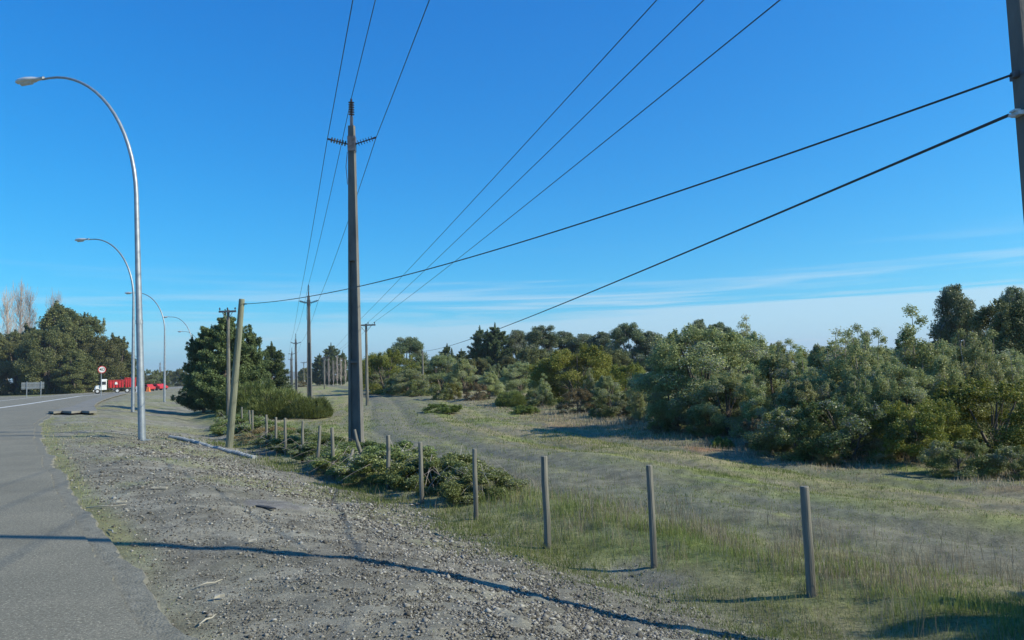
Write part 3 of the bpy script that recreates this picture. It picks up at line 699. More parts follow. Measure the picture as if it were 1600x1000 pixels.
def make_broom(key, seed, H_=2.4, W_=4.0, n=40000):
    rg = np.random.default_rng(seed)
    th = rg.uniform(0, 6.28, n); q = np.sqrt(rg.uniform(0, 1, n)); lump = 0.75+0.35*np.sin(th*3+1)*np.cos(q*5)*q+0.12*np.sin(th*9+q*14)
    bx = np.cos(th)*q*W_/2*0.92; by = np.sin(th)*q*W_/2*0.92; top = H_*np.sqrt(np.clip(1-q**2*0.85, 0.05, 1))*lump
    z0 = top*rg.uniform(0.05, 0.85, n); L_ = rg.uniform(0.15, 0.45, n)*(0.5+0.5*top/H_)
    ddx = np.cos(th)*q*0.45+rg.normal(size=n)*0.35; ddy = np.sin(th)*q*0.45+rg.normal(size=n)*0.35
    a = rg.uniform(0, 6.28, n); wd = 0.016
    p = np.stack([bx, by, z0], 1); e_ = p+np.stack([ddx*L_, ddy*L_, L_], 1); w2 = np.stack([np.cos(a)*wd, np.sin(a)*wd, 0*a], 1)
    co = np.stack([p-w2, p+w2, e_+w2*0.4, e_-w2*0.4], 1).reshape(-1, 3)
    crown = raw_mesh('crown', co, np.arange(4*n), 4, LM['bro'], attr=np.clip(rg.uniform(0, 1, n)*.7+.15*np.sin(th*5)+.15, 0, 1))
    m = MB()
    for k in range(10):
        t_ = rg.uniform(0, 6.28); m.tube([(0, 0, -.1), (math.cos(t_)*W_*.2, math.sin(t_)*W_*.2, H_*.35), (math.cos(t_)*W_*.35, math.sin(t_)*W_*.35, H_*.7)], [.03, .02, .008], 4, False)
    proto(key, 'broom_bush', crown, m.build('stems', MAT['bark']))
make_broom('bro1', 24)
NOM = dict(euc1=12, euc2=12, sap1=6, sap2=6, sap3=6, aca1=6, aca2=6, bush1=5.5, bush2=5.5, shr1=3, shr2=3, ysh=3.4, dark1=15, dark2=15, weed=.7, con1=8, con2=8, pop1=16, pop2=16, brm1=1, brm2=1, brm3=1, bro1=2.4)
prs = random.Random(5)
def plant(key, px, dep, top, label, cat, group, wide=1.0, sink=0.0, height=None):
    x, y, z = place(px, dep)
    h = height or (ztop(x, y, top)-z)
    e, used = PROTO[key]
    o = copy_tree(e) if used else e
    PROTO[key][1] = True
    s = h/NOM[key]
    o.location = (x, y, z-sink); o.scale = (s*wide, s*wide, s); o.rotation_euler = (0, 0, prs.uniform(0, 6.28))
    tag(o, label, cat, group); return o

exec_veg = []
# ---- right-hand thicket, front to back -----------------------------------
GR = 'trees and shrubs of the thicket right of the field'
def dr(px, base): return 2772/(base-(582-.03*(px-800)))     # distance from where a thing meets the field
V = [
 # key, px, depth, top px, wide, label, category
 ('shr1', 1500, 15.8, 692, 1.25, 'low glossy leaved shrub at the front of the thicket, right of the last fence post', 'shrub'),
 ('shr1', 1590, 15.2, 700, 1.0, 'low glossy leaved shrub cut by the right edge of the photo', 'shrub'),
 ('ysh', 1435, 18.0, 632, 1.0, 'yellowish green shrub bulging forward low in the thicket left of the dark gap', 'shrub'),
 ('ysh', 1555, 18.5, 600, 1.15, 'broad yellow green shrub near the right edge of the photo', 'shrub'),
 ('shr1', 1250, 19.3, 640, 1.15, 'grey green bramble like shrub right of the bright green weed clump', 'shrub'),
 ('shr1', 1330, 18.6, 625, 1.0, 'leafy grey green shrub at the thicket foot behind the nearest fence post', 'shrub'),
 ('shr2', 1190, 21.5, 655, 0.9, 'low brownish scrub bush just behind the bright green weed clump', 'shrub'),
 ('shr2', 1070, 26, 655, 0.9, 'low brownish shrub in front of the big bushy tree', 'shrub'),
 ('shr1', 1035, 27.5, 640, 0.8, 'small green shrub at the left foot of the big bushy tree', 'shrub'),
 ('sap2', 1365, 22, 520, 0.9, 'pale eucalyptus sapling with a ragged top, left of the tall narrow one', 'tree'),
 ('sap1', 1432, 23, 488, 1.05, 'tallest grey green eucalyptus sapling in the right part of the thicket', 'tree'),
 ('sap2', 1530, 22, 520, 0.9, 'silvery eucalyptus sapling with thin pale stems in front of the dark trees', 'tree'),
 ('sap3', 1592, 22.5, 555, 1.1, 'short eucalyptus sapling at the right edge above the yellow green shrub', 'tree'),
 ('sap3', 1310, 24, 522, 1.3, 'narrow eucalyptus sapling standing between two bushy ones right of centre', 'tree'),
 ('sap1', 1262, 25, 548, 1.1, 'loose grey green sapling above the grey green shrubs', 'tree'),
 ('bush2', 1215, 26, 560, 1.1, 'pale green leafy tree merging into the right side of the big bushy tree', 'tree'),
 ('bush1', 1105, 28, 517, 1.12, 'big bushy tree with a dark left side in the middle of the thicket', 'tree'),
 ('bush2', 1165, 31, 528, 1.0, 'upright leafy tree behind the right shoulder of the big bushy tree', 'tree'),
 ('dark2', 1420, 33, 540, 1.0, 'dark evergreen filling the gap behind the tallest sapling', 'tree'),
 ('dark1', 1590, 36, 470, 0.75, 'large dark evergreen rising at the right edge of the photo', 'tree'),
 ('euc2', 1506, 42, 446, 0.55, 'slender eucalyptus standing highest above the thicket at right', 'tree'),
 ('euc2', 1594, 44, 450, 0.5, 'thin topped eucalyptus above the dark evergreen at the right edge', 'tree'),
 ('bush2', 1300, 34, 545, 1.2, 'soft green tree in the second row behind the narrow sapling', 'tree'),
 ('bush1', 1370, 33, 545, 1.0, 'rounded dull green tree in the second row behind the ragged sapling', 'tree'),
 ('aca1', 1235, 38, 548, 1.0, 'rounded green wattle in the second row right of the big bushy tree', 'tree'),
 ('bush1', 1010, 37, 590, 1.0, 'mid green leafy tree left of the big bushy tree', 'tree'),
 ('shr1', 965, 36, 618, 1.1, 'dark green shrub rising from the pale weeds left of centre thicket', 'shrub'),
 ('bush2', 950, 42, 592, 1.1, 'upright bushy tree in front of the round topped wattle', 'tree'),
 ('shr2', 905, 42, 612, 1.0, 'brownish thinly leaved shrub before the round topped wattle', 'shrub'),
 ('aca1', 905, 55, 546, 1.1, 'round topped yellow green wattle tree over the middle of the thicket', 'tree'),
 ('aca2', 985, 50, 572, 1.0, 'olive wattle right of the round topped one', 'tree'),
 ('sap1', 850, 50, 588, 1.1, 'thin grey green sapling left of the round topped wattle', 'tree'),
 ('bro1', 800, 52, 608, 0.9, 'fine green broom bush at the thicket edge near its left third', 'bush'),
 ('shr1', 845, 49, 612, 1.0, 'green shrub at the thicket edge right of the fine broom bush', 'shrub'),
 ('shr2', 745, 66, 602, 0.95, 'olive brown mound of scrub with shade under it at the field edge', 'shrub'),
 ('shr1', 690, 70, 602, 1.0, 'pale leaved mound of scrub left of the olive brown one', 'shrub'),
 ('ysh', 708, 70, 602, 0.7, 'small pale yellow bush between two mounds of scrub', 'shrub'),
 ('bush2', 725, 82, 565, 1.1, 'light green loose tree with thin pale stems behind the scrub mounds', 'tree'),
 ('sap2', 775, 76, 572, 1.0, 'grey green young eucalyptus behind the olive brown scrub', 'tree'),
 ('bush1', 815, 74, 570, 1.1, 'mid green leafy tree right of the conifer pair', 'tree'),
 ('bush1', 690, 88, 558, 1.1, 'green leafy tree below the thick cable', 'tree'),
 ('aca2', 655, 88, 570, 1.0, 'yellow green wattle right of the dark fronted one', 'tree'),
 ('aca1', 602, 92, 552, 1.0, 'large yellow green wattle with a dark left side beside the crossarm pole', 'tree'),
 ('shr1', 622, 84, 592, 1.1, 'low bush at the foot of the large wattle beside the crossarm pole', 'shrub'),
 ('shr1', 655, 80, 596, 1.0, 'low dark bush between the large wattle and the scrub mounds', 'shrub'),
 ('bush2', 585, 105, 560, 1.0, 'dark leafy tree just right of the tall concrete pole', 'tree'),
 ('euc1', 637, 115, 528, 0.95, 'round crowned eucalyptus standing alone above the wattles', 'tree'),
 ('con2', 752, 112, 512, 0.75, 'dark pointed conifer, left of a pair', 'tree'),
 ('con1', 776, 110, 508, 0.75, 'broader dark conifer, right of a pair', 'tree'),
 ('con2', 700, 118, 540, 0.9, 'small pointed conifer under the thick cable', 'tree'),
 ('con1', 722, 122, 548, 0.9, 'low dark conifer left of the conifer pair', 'tree'),
 ('euc2', 808, 115, 518, 0.8, 'small eucalyptus just right of the conifer pair', 'tree'),
 ('euc1', 852, 105, 510, 0.85, 'broad rounded eucalyptus on the skyline over the thicket', 'tree'),
 ('euc1', 884, 112, 519, 0.8, 'eucalyptus with a lumpy crown on the skyline, right of the broad rounded one', 'tree'),
 ('euc2', 912, 110, 524, 1.0, 'lower eucalyptus on the skyline above the round topped wattle', 'tree'),
 ('euc2', 940, 105, 521, 1.0, 'loose crowned eucalyptus on the skyline right of the round topped wattle', 'tree'),
 ('euc1', 985, 98, 506, 0.8, 'eucalyptus with the highest crown of the middle skyline', 'tree'),
 ('euc2', 1020, 98, 520, 1.0, 'dark eucalyptus on the skyline left of the big bushy tree', 'tree'),
 ('dark1', 835, 95, 545, 0.9, 'dark evergreen under the skyline eucalyptus', 'tree'),
 ('dark2', 1040, 80, 545, 1.0, 'dark evergreen behind the left side of the big bushy tree', 'tree'),
 ('dark1', 960, 88, 548, 0.9, 'dark evergreen behind the olive wattle', 'tree'),
 ('euc2', 1100, 80, 501, 0.6, 'small crowned eucalyptus peeping over the big bushy tree', 'tree'),
 ('euc1', 1128, 84, 505, 0.65, 'eucalyptus peeping over the right shoulder of the big bushy tree', 'tree'),
 ('sap3', 1175, 60, 500, 1.0, 'wispy lone sapling top on the skyline right of the big bushy tree', 'tree'),
 ('dark1', 1200, 62, 540, 0.8, 'dull dark tree behind the skyline right of centre', 'tree'),
 ('dark1', 1320, 56, 545, 0.8, 'dark tree filling the back of the thicket behind the narrow sapling', 'tree'),
 ('dark2', 1500, 50, 500, 1.2, 'dark tree behind the silvery sapling', 'tree'),
]
V += [
 ('dark2', 600, 118, 560, 1.2, 'dark evergreen behind the large wattle by the crossarm pole', 'tree'),
 ('dark1', 655, 110, 565, 1.0, 'dark evergreen under the lone round crowned eucalyptus', 'tree'),
 ('dark2', 700, 105, 560, 1.2, 'dark evergreen left of the conifer pair, in the back row', 'tree'),
 ('dark1', 745, 100, 562, 1.0, 'dark evergreen in front of the conifer pair', 'tree'),
 ('dark2', 795, 98, 558, 1.2, 'dark evergreen just right of the conifer pair, in the back row', 'tree'),
 ('dark1', 885, 84, 552, 1.0, 'dark evergreen behind the round topped wattle', 'tree'),
 ('bush1', 640, 82, 580, 1.1, 'olive leafy bush between the wattles at the far end of the field', 'tree'),
 ('bush2', 765, 68, 585, 1.2, 'leafy green bush rising behind the olive brown scrub mound', 'tree'),
 ('bush1', 860, 58, 575, 1.0, 'leafy green bush in the hollow left of the round topped wattle', 'tree'),
 ('sap1', 925, 46, 580, 1.1, 'feathery grey sapling in front of the round topped wattle', 'tree'),
 ('sap2', 1000, 33, 600, 1.0, 'feathery sapling at the left edge of the big bushy tree', 'tree'),
 ('shr1', 1105, 25, 640, 1.0, 'dark leafy shrub at the foot of the big bushy tree', 'shrub'),
 ('sap1', 1180, 24, 575, 1.1, 'feathery pale sapling in front of the big bushy tree, on its right', 'tree'),
 ('bush1', 1275, 22.5, 590, 0.9, 'dense grey green bush in the middle of the front row', 'tree'),
 ('sap2', 1340, 20.5, 590, 0.9, 'feathery low sapling behind the nearest fence post', 'tree'),
 ('bush1', 1410, 21, 575, 0.9, 'dense bush behind the left yellowish shrub', 'tree'),
 ('sap1', 1480, 21, 540, 1.0, 'feathery sapling between the tallest one and the silvery one', 'tree'),
 ('bush1', 1500, 24, 545, 0.9, 'dense bush behind the broad yellow green shrub', 'tree'),
 ('bush1', 1585, 24, 555, 0.9, 'dense bush at the right edge below the dark evergreen', 'tree'),
 ('sap2', 1225, 33, 535, 1.1, 'feathery sapling on the middle skyline right of the big bushy tree', 'tree'),
 ('sap1', 1345, 30, 515, 1.0, 'feathery sapling breaking the skyline left of the ragged one', 'tree'),
]
V += [
 ('shr2', 1385, 17.8, 690, 0.9, 'low brown scrub in the dark gap left of the left yellowish shrub', 'shrub'),
 ('shr2', 1290, 18.2, 690, 0.9, 'low brown scrub at the front foot of the grey green shrubs', 'shrub'),
 ('shr1', 1215, 20.5, 678, 0.9, 'low leafy scrub right of the low brownish bush', 'shrub'),
 ('shr2', 1025, 26.5, 668, 0.9, 'low brown scrub in the pale weeds at the left foot of the big bushy tree', 'shrub'),
 ('shr2', 985, 31, 655, 0.9, 'brown scrub edging the pale weeds left of the big bushy tree', 'shrub'),
 ('shr1', 930, 37, 640, 0.9, 'low green scrub edging the pale weeds below the round topped wattle', 'shrub'),
 ('bush2', 1255, 21.5, 600, 1.0, 'leafy upright bush filling the front row between the grey green shrubs', 'tree'),
 ('bush2', 1060, 27, 580, 1.0, 'upright leafy bush against the left side of the big bushy tree', 'tree'),
 ('bush1', 1140, 25, 585, 0.9, 'dense rounded bush against the front of the big bushy tree', 'tree'),
]
for key, px, dep, top, wd, lab, cat in V:
    plant(key, px, dep, top-3, lab, cat, GR, wd*1.22)
plant('weed', 1128, 21.8, 686, 'bright green weed clump on the pale grass before the thicket', 'weeds', None, 1.2)
plant('weed', 690, 46, 0, 'low green weed patch on the field, left of two', 'weeds', None, 2.4, height=0.45)
plant('weed', 820, 44, 0, 'low green weed patch on the field, right of two', 'weeds', None, 2.0, height=0.4)

e, used = PROTO['shr1']; o = copy_tree(e); o.location = (8.3, 5.7, H(8.3, 5.7)); o.scale = (.75, .7, .95)  # extra shrub out of view, added to throw shade on the near grass
tag(o, 'added unseen leafy shrub past the right edge, placed to shade the near grass', 'shrub', GR)
# ---- trees left of the road ----------------------------------------------
GL = 'dark trees across the road at left'
for key, px, dep, top, wd, lab in [
 ('dark2', -20, 135, 525, 1.0, 'dark evergreen cut by the left edge of the photo'),
 ('dark1', 28, 138, 516, 0.85, 'rounded dark evergreen behind the bare back of the road sign'),
 ('dark1', 72, 132, 512, 0.8, 'olive evergreen below the highest dark crown'),
 ('dark2', 95, 146, 478, 1.1, 'highest dark evergreen of the group across the road'),
 ('dark1', 122, 140, 488, 0.7, 'dark evergreen just right of the highest one'),
 ('dark1', 150, 140, 522, 0.8, 'olive evergreen right above the speed limit sign'),
 ('dark2', 182, 148, 526, 1.0, 'evergreen at the right end of the group, above the truck'),
 ('dark2', 50, 150, 512, 1.1, 'dark evergreen in the back row in front of the bare poplars'),
 ('dark2', 118, 130, 550, 1.3, 'lower olive evergreen left of the speed limit sign'),
]: plant(key, px, dep+24, top, lab, 'tree', GL, wd*1.1)
for px, dep, top, lab in [(10, 165, 452, 'leftmost of the bare poplars behind the dark trees'), (30, 168, 440, 'tallest bare poplar behind the dark trees at left'),
 (45, 172, 455, 'bare poplar just right of the tallest one'), (84, 175, 455, 'bare poplar peeping over the highest dark tree')]:
    plant('pop1' if px != 45 else 'pop2', px, dep+25, top, lab, 'tree', 'bare poplars behind the dark trees', 1.0)
GF = 'far trees between the street lamps'
for key, px, dep, top, wd, lab in [
 ('shr1', 234, 210, 578, 1.2, 'round olive shrub in the distance beside the near lamp pole'),
 ('aca2', 222, 300, 585, 1.3, 'small distant tree left of the near lamp pole foot'),
 ('dark1', 262, 320, 578, 1.1, 'distant tree right behind the third lamp pole'),
 ('dark1', 284, 300, 575, 1.0, 'distant tree left of the big roadside conifer'),
 ('dark2', 246, 380, 583, 1.5, 'farthest tree seen between the second and third lamp poles'),
]: plant(key, px, dep, top, lab, 'tree', GF, wd)
plant('pop2', 250, 420, 566, 'tiny bare poplar far off beside the third lamp pole', 'tree', None, 0.8)
# ---- conifers and broom on the fence line ---------------------------------
plant('con1', 352, 56, 486, 'big broad conifer on the fence line behind the leaning pole', 'tree', None, 0.98)
plant('con1', 318, 57, 512, 'shorter conifer joined to the left side of the big broad one', 'tree', None, 0.8)
plant('con2', 392, 58, 512, 'narrow conifer joined to the right side of the big broad one', 'tree', None, 1.0)
plant('con2', 425, 74, 534, 'separate dark conifer right of the big broad one', 'tree', None, 1.1)
plant('bro1', 392, 50, 585, 'green broom bush at the foot of the big conifer', 'bush', 'broom bushes on the fence line', .95)
plant('bro1', 436, 46, 597, 'tallest green broom bush on the fence line', 'bush', 'broom bushes on the fence line', 1.2)
plant('bro1', 480, 45, 612, 'lower right broom bush left of the tall concrete pole', 'bush', 'broom bushes on the fence line', 1.2)
plant('shr1', 345, 46, 640, 'dark low shrub under the big conifer', 'shrub', None, 0.9)
plant('shr1', 380, 42, 640, 'low leafy shrub behind the farthest fence posts', 'shrub', None, 0.9)
# ---- far down the line -----------------------------------------------------
for key, px, dep, top, wd, lab in [
 ('con1', 518, 210, 536, 0.8, 'pointed pine beyond the bare poplars down the line'),
 ('con1', 500, 215, 552, 0.9, 'dark pine left of the pointed one down the line'),
 ('con2', 536, 205, 548, 0.9, 'dark pine just left of the tall concrete pole'),
 ('dark1', 478, 260, 574, 1.1, 'low dark trees mass beside the second concrete pole'),
]: plant(key, px, dep, top, lab, 'tree', 'far pines down the power line', wd)
for k, px in enumerate((507, 514, 521, 527, 533, 540)):
    plant('pop2' if k % 2 else 'pop1', px, 190+k*2, 556+(k % 3)*3, ('leftmost pale bare poplar in the row before the far pines', 'second pale bare poplar from the left in the far row', 'third pale bare poplar from the left in the far row', 'third pale bare poplar from the right in the far row', 'second pale bare poplar from the right in the far row', 'rightmost pale bare poplar of the far row, by the tall concrete pole')[k], 'tree', 'row of bare poplars down the line', 0.75)
plant('shr2', 470, 190, 596, 'brown scrub bush far down the power line', 'shrub', None, 2)

# ---- brambles along the fence ---------------------------------------------
FX = lambda y: float(np.interp(y, [-60, 7.7, 34.6, 60], [42.7, 3.05, -12.6, -24.5]))
BR = [(14.4, .15, .75, 'low bramble at the foot of the fifth fence post from the right'), (15.3, -.2, .95, 'leafy bramble between the fifth and sixth fence posts from the right'), (16.3, .3, 1.0, 'bramble hiding the foot of the sixth fence post from the right'), (17.3, -.4, 1.05, 'bramble heap right of the crooked props, casting a dark shadow'),
      (18.4, .2, 1.05, 'tall bramble around the crooked props'), (19.4, -.3, 1.1, 'bramble left of the crooked props'), (20.6, .1, 1.0, 'bramble below the tilted fence post'), (22, -.2, 1.0, 'bramble left of the tilted fence post'), (23.6, .15, 1.05, 'thick bramble among the close set posts'),
      (25.2, -.3, 1.1, 'dark bramble behind the leaning pole foot'), (27, .1, 1.1, 'bramble right of the leaning pole'), (29, -.3, 1.1, 'bramble crossing behind the leaning pole'), (31.5, 0, 1.2, 'bramble near the farthest fence posts'), (34.5, 0, 1.3, 'bramble in front of the broom bushes'), (38, 0, 1.4, 'farthest bramble by the low dark shrub'),
]
for k, (yy, off, h, lab) in enumerate(BR):
    key = ('brm1', 'brm2')[k % 2] if k not in (11,) else 'brm3'
    e, used = PROTO[key]; o = copy_tree(e) if used else e; PROTO[key][1] = True
    xx = FX(yy)+off; o.location = (xx, yy, H(xx, yy)-0.06); s = h*0.78; o.scale = (s*1.05, s*1.3, s*(0.66 if yy > 19.2 else 0.85)); o.rotation_euler = (0, 0, prs.uniform(0, 6.28))
    tag(o, lab, 'bramble', 'brambles growing along the fence')

# ------------------------------------------------------------------ fence posts
PS = [(1258, 760, 7.7, 'nearest fence post, farthest right of the row', 0.0), (1015, 727, 9.2, 'second fence post from the right in the row', 0.0), (851, 713, 10.5, 'third fence post from the right in the row', 0), (741, 701, 12.6, 'fourth fence post from the right in the row', 0),
 (658, 691, 14.3, 'fifth fence post from the right, standing at the edge of the brambles', 0), (605, 680, 16.0, 'sixth fence post from the right, its foot hidden in brambles', 0), (520, 668, 18.9, 'fence post just left of the tall concrete pole', 0.0), (500, 665, 19.9, 'fence post tilted to the right, second left of the tall concrete pole', 0.07),
 (474, 658, 21.8, 'fence post slightly tilted, third left of the tall concrete pole', 0.04), (446, 653, 23.9, 'right one of three upright pale posts left of the tilted pair', 0), (431, 652, 24.8, 'middle one of three upright pale posts left of the tilted pair', 0), (416, 648, 26.8, 'left one of three upright pale posts left of the tilted pair', -0.01),
 (395, 641, 30.5, 'pale fence post a little right of the leaning pole', 0.02), (390, 641, 31.5, 'thin fence post touching the pale one right of the leaning pole', -0.03), (378, 636, 35, 'farthest fence post, close beside the leaning pole', 0)]
for k, (px, top, dep, lab, tilt) in enumerate(PS):
    x, y, z = place(px+(proj((0, dep, -0.8))[1]-proj((0, dep, .4))[1])*0.00, dep)
    for _ in range(3):      # match the head of the post to its place
        zt = ztop(x, y, top); x += (px-proj((x, y, zt))[0])/F*dep
    z = H(x, y); zt = ztop(x, y, top); m = MB(); rg = random.Random(k); r = 0.040+0.008*rg.random()
    h = zt-z
    m.tube([(0, 0, -0.35), (rg.uniform(-.01, .01), 0, h*0.35), (rg.uniform(-.01, .01), 0, h*.7), (0, 0, h-0.01), (0, 0, h)], [r*1.03, r, r*.98, r*.96, r*.85], 12)
    o = m.build('fence_post', MAT['wood'], smooth=False); o.location = (x-tilt*h, y, z); o.rotation_euler = (rg.uniform(-.02, .02), tilt+rg.uniform(-.012, .012), rg.uniform(0, 1))
    tag(o, lab, 'fence post', 'wooden posts of the roadside fence')
# crooked props at the tall pole
def crooked(pts, r, lab):
    p3 = [P(a, b_, c) for a, b_, c in pts]; base = p3[0].copy(); m = MB(); m.tube([p-base for p in p3], [r, r*.95, r*.85, r*.7][:len(pts)], 8)
    o = m.build('crooked_prop', MAT['wood'], smooth=True); o.location = base; tag(o, lab, 'wooden prop', 'crooked props leaning together at the fence')
crooked([(571, 730, 18.2), (563, 705, 18.25), (558, 690, 18.3), (554, 671, 18.3)], 0.05, 'crooked wooden prop with its head up against the tall concrete pole')
crooked([(541, 742, 17.6), (547, 718, 17.9), (552, 702, 18.15)], 0.04, 'dark prop slanting up from the left to meet the crooked one')

# ------------------------------------------------------------------ tall concrete poles
def concrete_pole(name, x, y, h, w0=0.46, w1=0.2, rz=0.0, rec=0.58, insul=True):
    e = empty(name, (x, y, H(x, y)-0.05), rz); m = MB(); th0, th1 = w0*0.55, w1*0.75
    def sec(z): 
        u = z/h; return (w0+(w1-w0)*u)/2, (th0+(th1-th0)*u)/2
    def slab(x0f, x1f, yf, z0, z1):
        a, b_ = sec(z0); c, d = sec(z1)
        m.hexa([(a*x0f, -b_*yf, z0), (a*x1f, -b_*yf, z0), (a*x1f, b_*yf, z0), (a*x0f, b_*yf, z0)], [(c*x0f, -d*yf, z1), (c*x1f, -d*yf, z1), (c*x1f, d*yf, z1), (c*x0f, d*yf, z1)])
    zr = h*rec
    slab(-1, -0.62, 1, -0.4, zr); slab(0.62, 1, 1, -0.4, zr); slab(-0.63, 0.63, 0.12, -0.4, zr-0.001)
    slab(-0.622, 0.622, 0.97, h*0.27, h*0.27+0.09)
    slab(-1.0, 1.0, 1.0, zr-0.0, h)
    m.build('shaft', MAT['concrete'], e, bevel=0.01 if insul else 0)
    tips = []
    if insul:
        def ins(o, d, L_, r):
            q = MB(); pr = [(0, r*.5)]; k = 6
            for i in range(k):
                a = L_*(0.08+0.78*i/k); s = L_*.78/k
                pr += [(a, r*.25), (a+s*.3, r*.25), (a+s*.38, r*1.15), (a+s*.55, r*1.15), (a+s*.63, r*.25)]
            pr += [(L_*.9, r*.45), (L_, r*.35)]; q.lathe(o, d, pr, 12); q.build('insulator', MAT['insul'], e, smooth=False); tips.append(e.matrix_basis @ (Vector(o)+Vector(d).normalized()*L_))
        q = MB(); q.box((0, 0, h+0.16), (0.09, 0.09, 0.32)); q.build('top_bracket', MAT['steel'], e); q = MB(); q.box((0, 0, h-0.62), (w1*1.25, w1*1.15, 0.5)); q.build('side_bracket', MAT['steel'], e)
        ins((0, 0, h+.3), (0, 0, 1), .62, .085)
        ins((-w1*.6, 0, h-.62), (-1, 0, .3), .72, .08); ins((w1*.6, 0, h-.62), (1, 0, .3), .72, .08)
        g_ = MB(); g_.tube([(-w1*.66, -.1, h-.9), (-w1*.9, -.12, h-1.4), (-w1*.7, -.11, h-2.0)], .012, 5); g_.build('ground_wire', MAT['wire'], e)
    return e, tips
x, y, _ = place(557, 24.0); z = H(x, y)
ht = ztop(x-0.25, y, 197)-z+.05
poles = []
RZ = 0.0
mainp, tips0 = concrete_pole('concrete_pole', x, y, ht); [setattr(c_, 'rotation_euler', (0, 0, math.radians(-13))) for c_ in mainp.children if c_.name.startswith('shaft')]
tag(mainp, 'tall tapered concrete power pole with recessed face and three insulators, nearest of its line', 'power pole', 'concrete poles of the main power line')
poles.append(tips0)
MX, MY = x, y
for px, dep, top, lab in [(484, 61, 461, 'second concrete power pole of the line, right of the broom bushes'), (463, 112, 530, 'third concrete power pole of the line'), (456.5, 170, 549, 'fourth concrete power pole, very small'), (454.5, 235, 559, 'fifth concrete power pole, tiny in the distance')]:
    x, y, z = place(px, dep); hh = ztop(x, y, top)-z
    e, tp = concrete_pole('concrete_pole', x, y, hh, w0=0.42, w1=0.2); tag(e, lab, 'power pole', 'concrete poles of the main power line'); poles.append(tp)
# the pole behind the photographer that carries the near span
bx_, by_ = MX+0.31*40, MY-40
e, tpb = concrete_pole('concrete_pole', bx_, by_, ht); tag(e, 'concrete power pole standing behind the camera', 'power pole', 'concrete poles of the main power line')
def sagline(a, b_, sag, n=24):
    a = Vector(a); b_ = Vector(b_); return [a.lerp(b_, i/n)-Vector((0, 0, 4*sag*(i/n)*(1-i/n))) for i in range(n+1)]
def wire(name, pts, r, lab, cat, group=None, seg=6):
    m = MB(); m.tube(pts, r, seg); o = m.build(name, MAT['wire'], smooth=True); tag(o, lab, cat, group); return o
for k, lab in ((0, 'middle wire of the main power line over the concrete poles'), (1, 'left wire of the main power line on the concrete poles'), (2, 'right wire of the main power line on the concrete poles')):
    chain = [tpb[k]]+[p[k] for p in poles]; pts = []
    for a, b_ in zip(chain[:-1], chain[1:]):
        sg = 0.35*((b_-a).length/40)**2*0.8
        pts += sagline(a, b_, sg)[(1 if pts else 0):]
    wire('power_wire', pts, 0.011, lab, 'power line', 'wires of the main power line')

# pole at the right edge of the photo
lft = P(1573, 0, 6.0)
xr, yr = lft.x+0.145, 6.0
zr_ = H(xr, yr)
rp = empty('concrete_pole', (xr, yr, zr_), 0); m = MB(); hp = 10.0
m.hexa([(-.08, -.11, -.4), (.20, -.11, -.4), (.20, .11, -.4), (-.08, .11, -.4)], [(-.13, -.045, hp), (.0, -.045, hp), (.0, .045, hp), (-.13, .045, hp)])
m.build('shaft', MAT['concrete'], rp, bevel=0.015)
zt1 = P(1580, 117, 6).z-zr_; zt2 = P(1580, 180, 6).z-zr_
m = MB(); m.box((.025, 0, zt1), (.26, .2, .04)); m.box((-.125, 0, zt1), (.05, .05, .05)); m.build('clamp_band', MAT['steel'], rp)
m = MB(); m.box((-.125, 0, zt2+.01), (.06, .10, .035)); m.box((-.15, 0, zt2+.035), (.05, .07, .015)); m.box((-.18, 0, zt2-.005), (.06, .02, .02)); m.build('cable_bracket', MAT['lampgrey'], rp)
tag(rp, 'close concrete pole cut by the right edge of the photo, with two cables leaving it', 'power pole')

# leaning wooden pole
x, y, z = place(358, 26.5)
tp = P(378, 467, 26.2)
m = MB(); v = tp-Vector((x, y, z)); m.tube([-v*0.05, v*.5, v*.992, v], [.13, .115, .10, .085], 14)
wp = empty('wooden_pole', (x, y, z)); m.build('shaft', MAT['greenwood'], wp, smooth=False); m = MB(); c = v*.965; m.box((c.x+.06, c.y, c.z), (.26, .1, .035)); m.build('bolt_bracket', MAT['steel'], wp)
tag(wp, 'leaning mossy wooden pole in front of the big conifer, holding a thin cable', 'wooden pole')
A_ = Vector((x, y, z))+v*.965
B_ = P(1581, 117, 6.0)
wire('cable', sagline(A_, B_, 0.42, 40), 0.010, 'thin cable strung from the leaning wooden pole to the right edge pole', 'cable')
# wooden crossarm poles
def t_pole(px, dep, top, armw, lab, base_px=None):
    x, y, z = place(base_px or px, dep); h = ztop(x, y, top)-z
    e = empty('crossarm_pole', (x, y, z)); m = MB(); m.tube([(0, 0, -.3), (0, 0, h*.5), (0, 0, h)], [.14, .115, .09], 10); m.build('shaft', MAT['wood'], e)
    m = MB(); m.box((0, -.12, h-.12), (armw, .10, .12)); m.build('crossarm', MAT['steel'], e)
    m = MB(); 
    for s in (-1, 1): m.tube([(s*armw*.3, -.14, h-.16), (0, -.12, h-.75)], .02, 5)
    m.build('brace', MAT['steel'], e); tips = []
    for s in (-.45, 0.12 if armw > 1.2 else 0, .45):
        m = MB(); m.lathe((s*armw, -.12, h-.06), (0, 0, 1), [(0, .015), (.06, .02), (.08, .05), (.14, .055), (.16, .025), (.2, .03)], 8); m.build('pin_insulator', MAT['insul'], e); tips.append(Vector((x+s*armw, y-.12, z+h+.13)))
    tag(e, lab, 'power pole', 'wooden crossarm poles'); return tips
tA = t_pole(574, 63, 506, 1.65, 'wooden pole with a braced crossarm, right of the tall concrete pole')
tB = t_pole(357, 47.5, 484, 1.1, 'wooden crossarm pole rising out of the big conifer')
tC = t_pole(507, 143, 558, 1.5, 'small distant crossarm pole in front of the bare poplars')
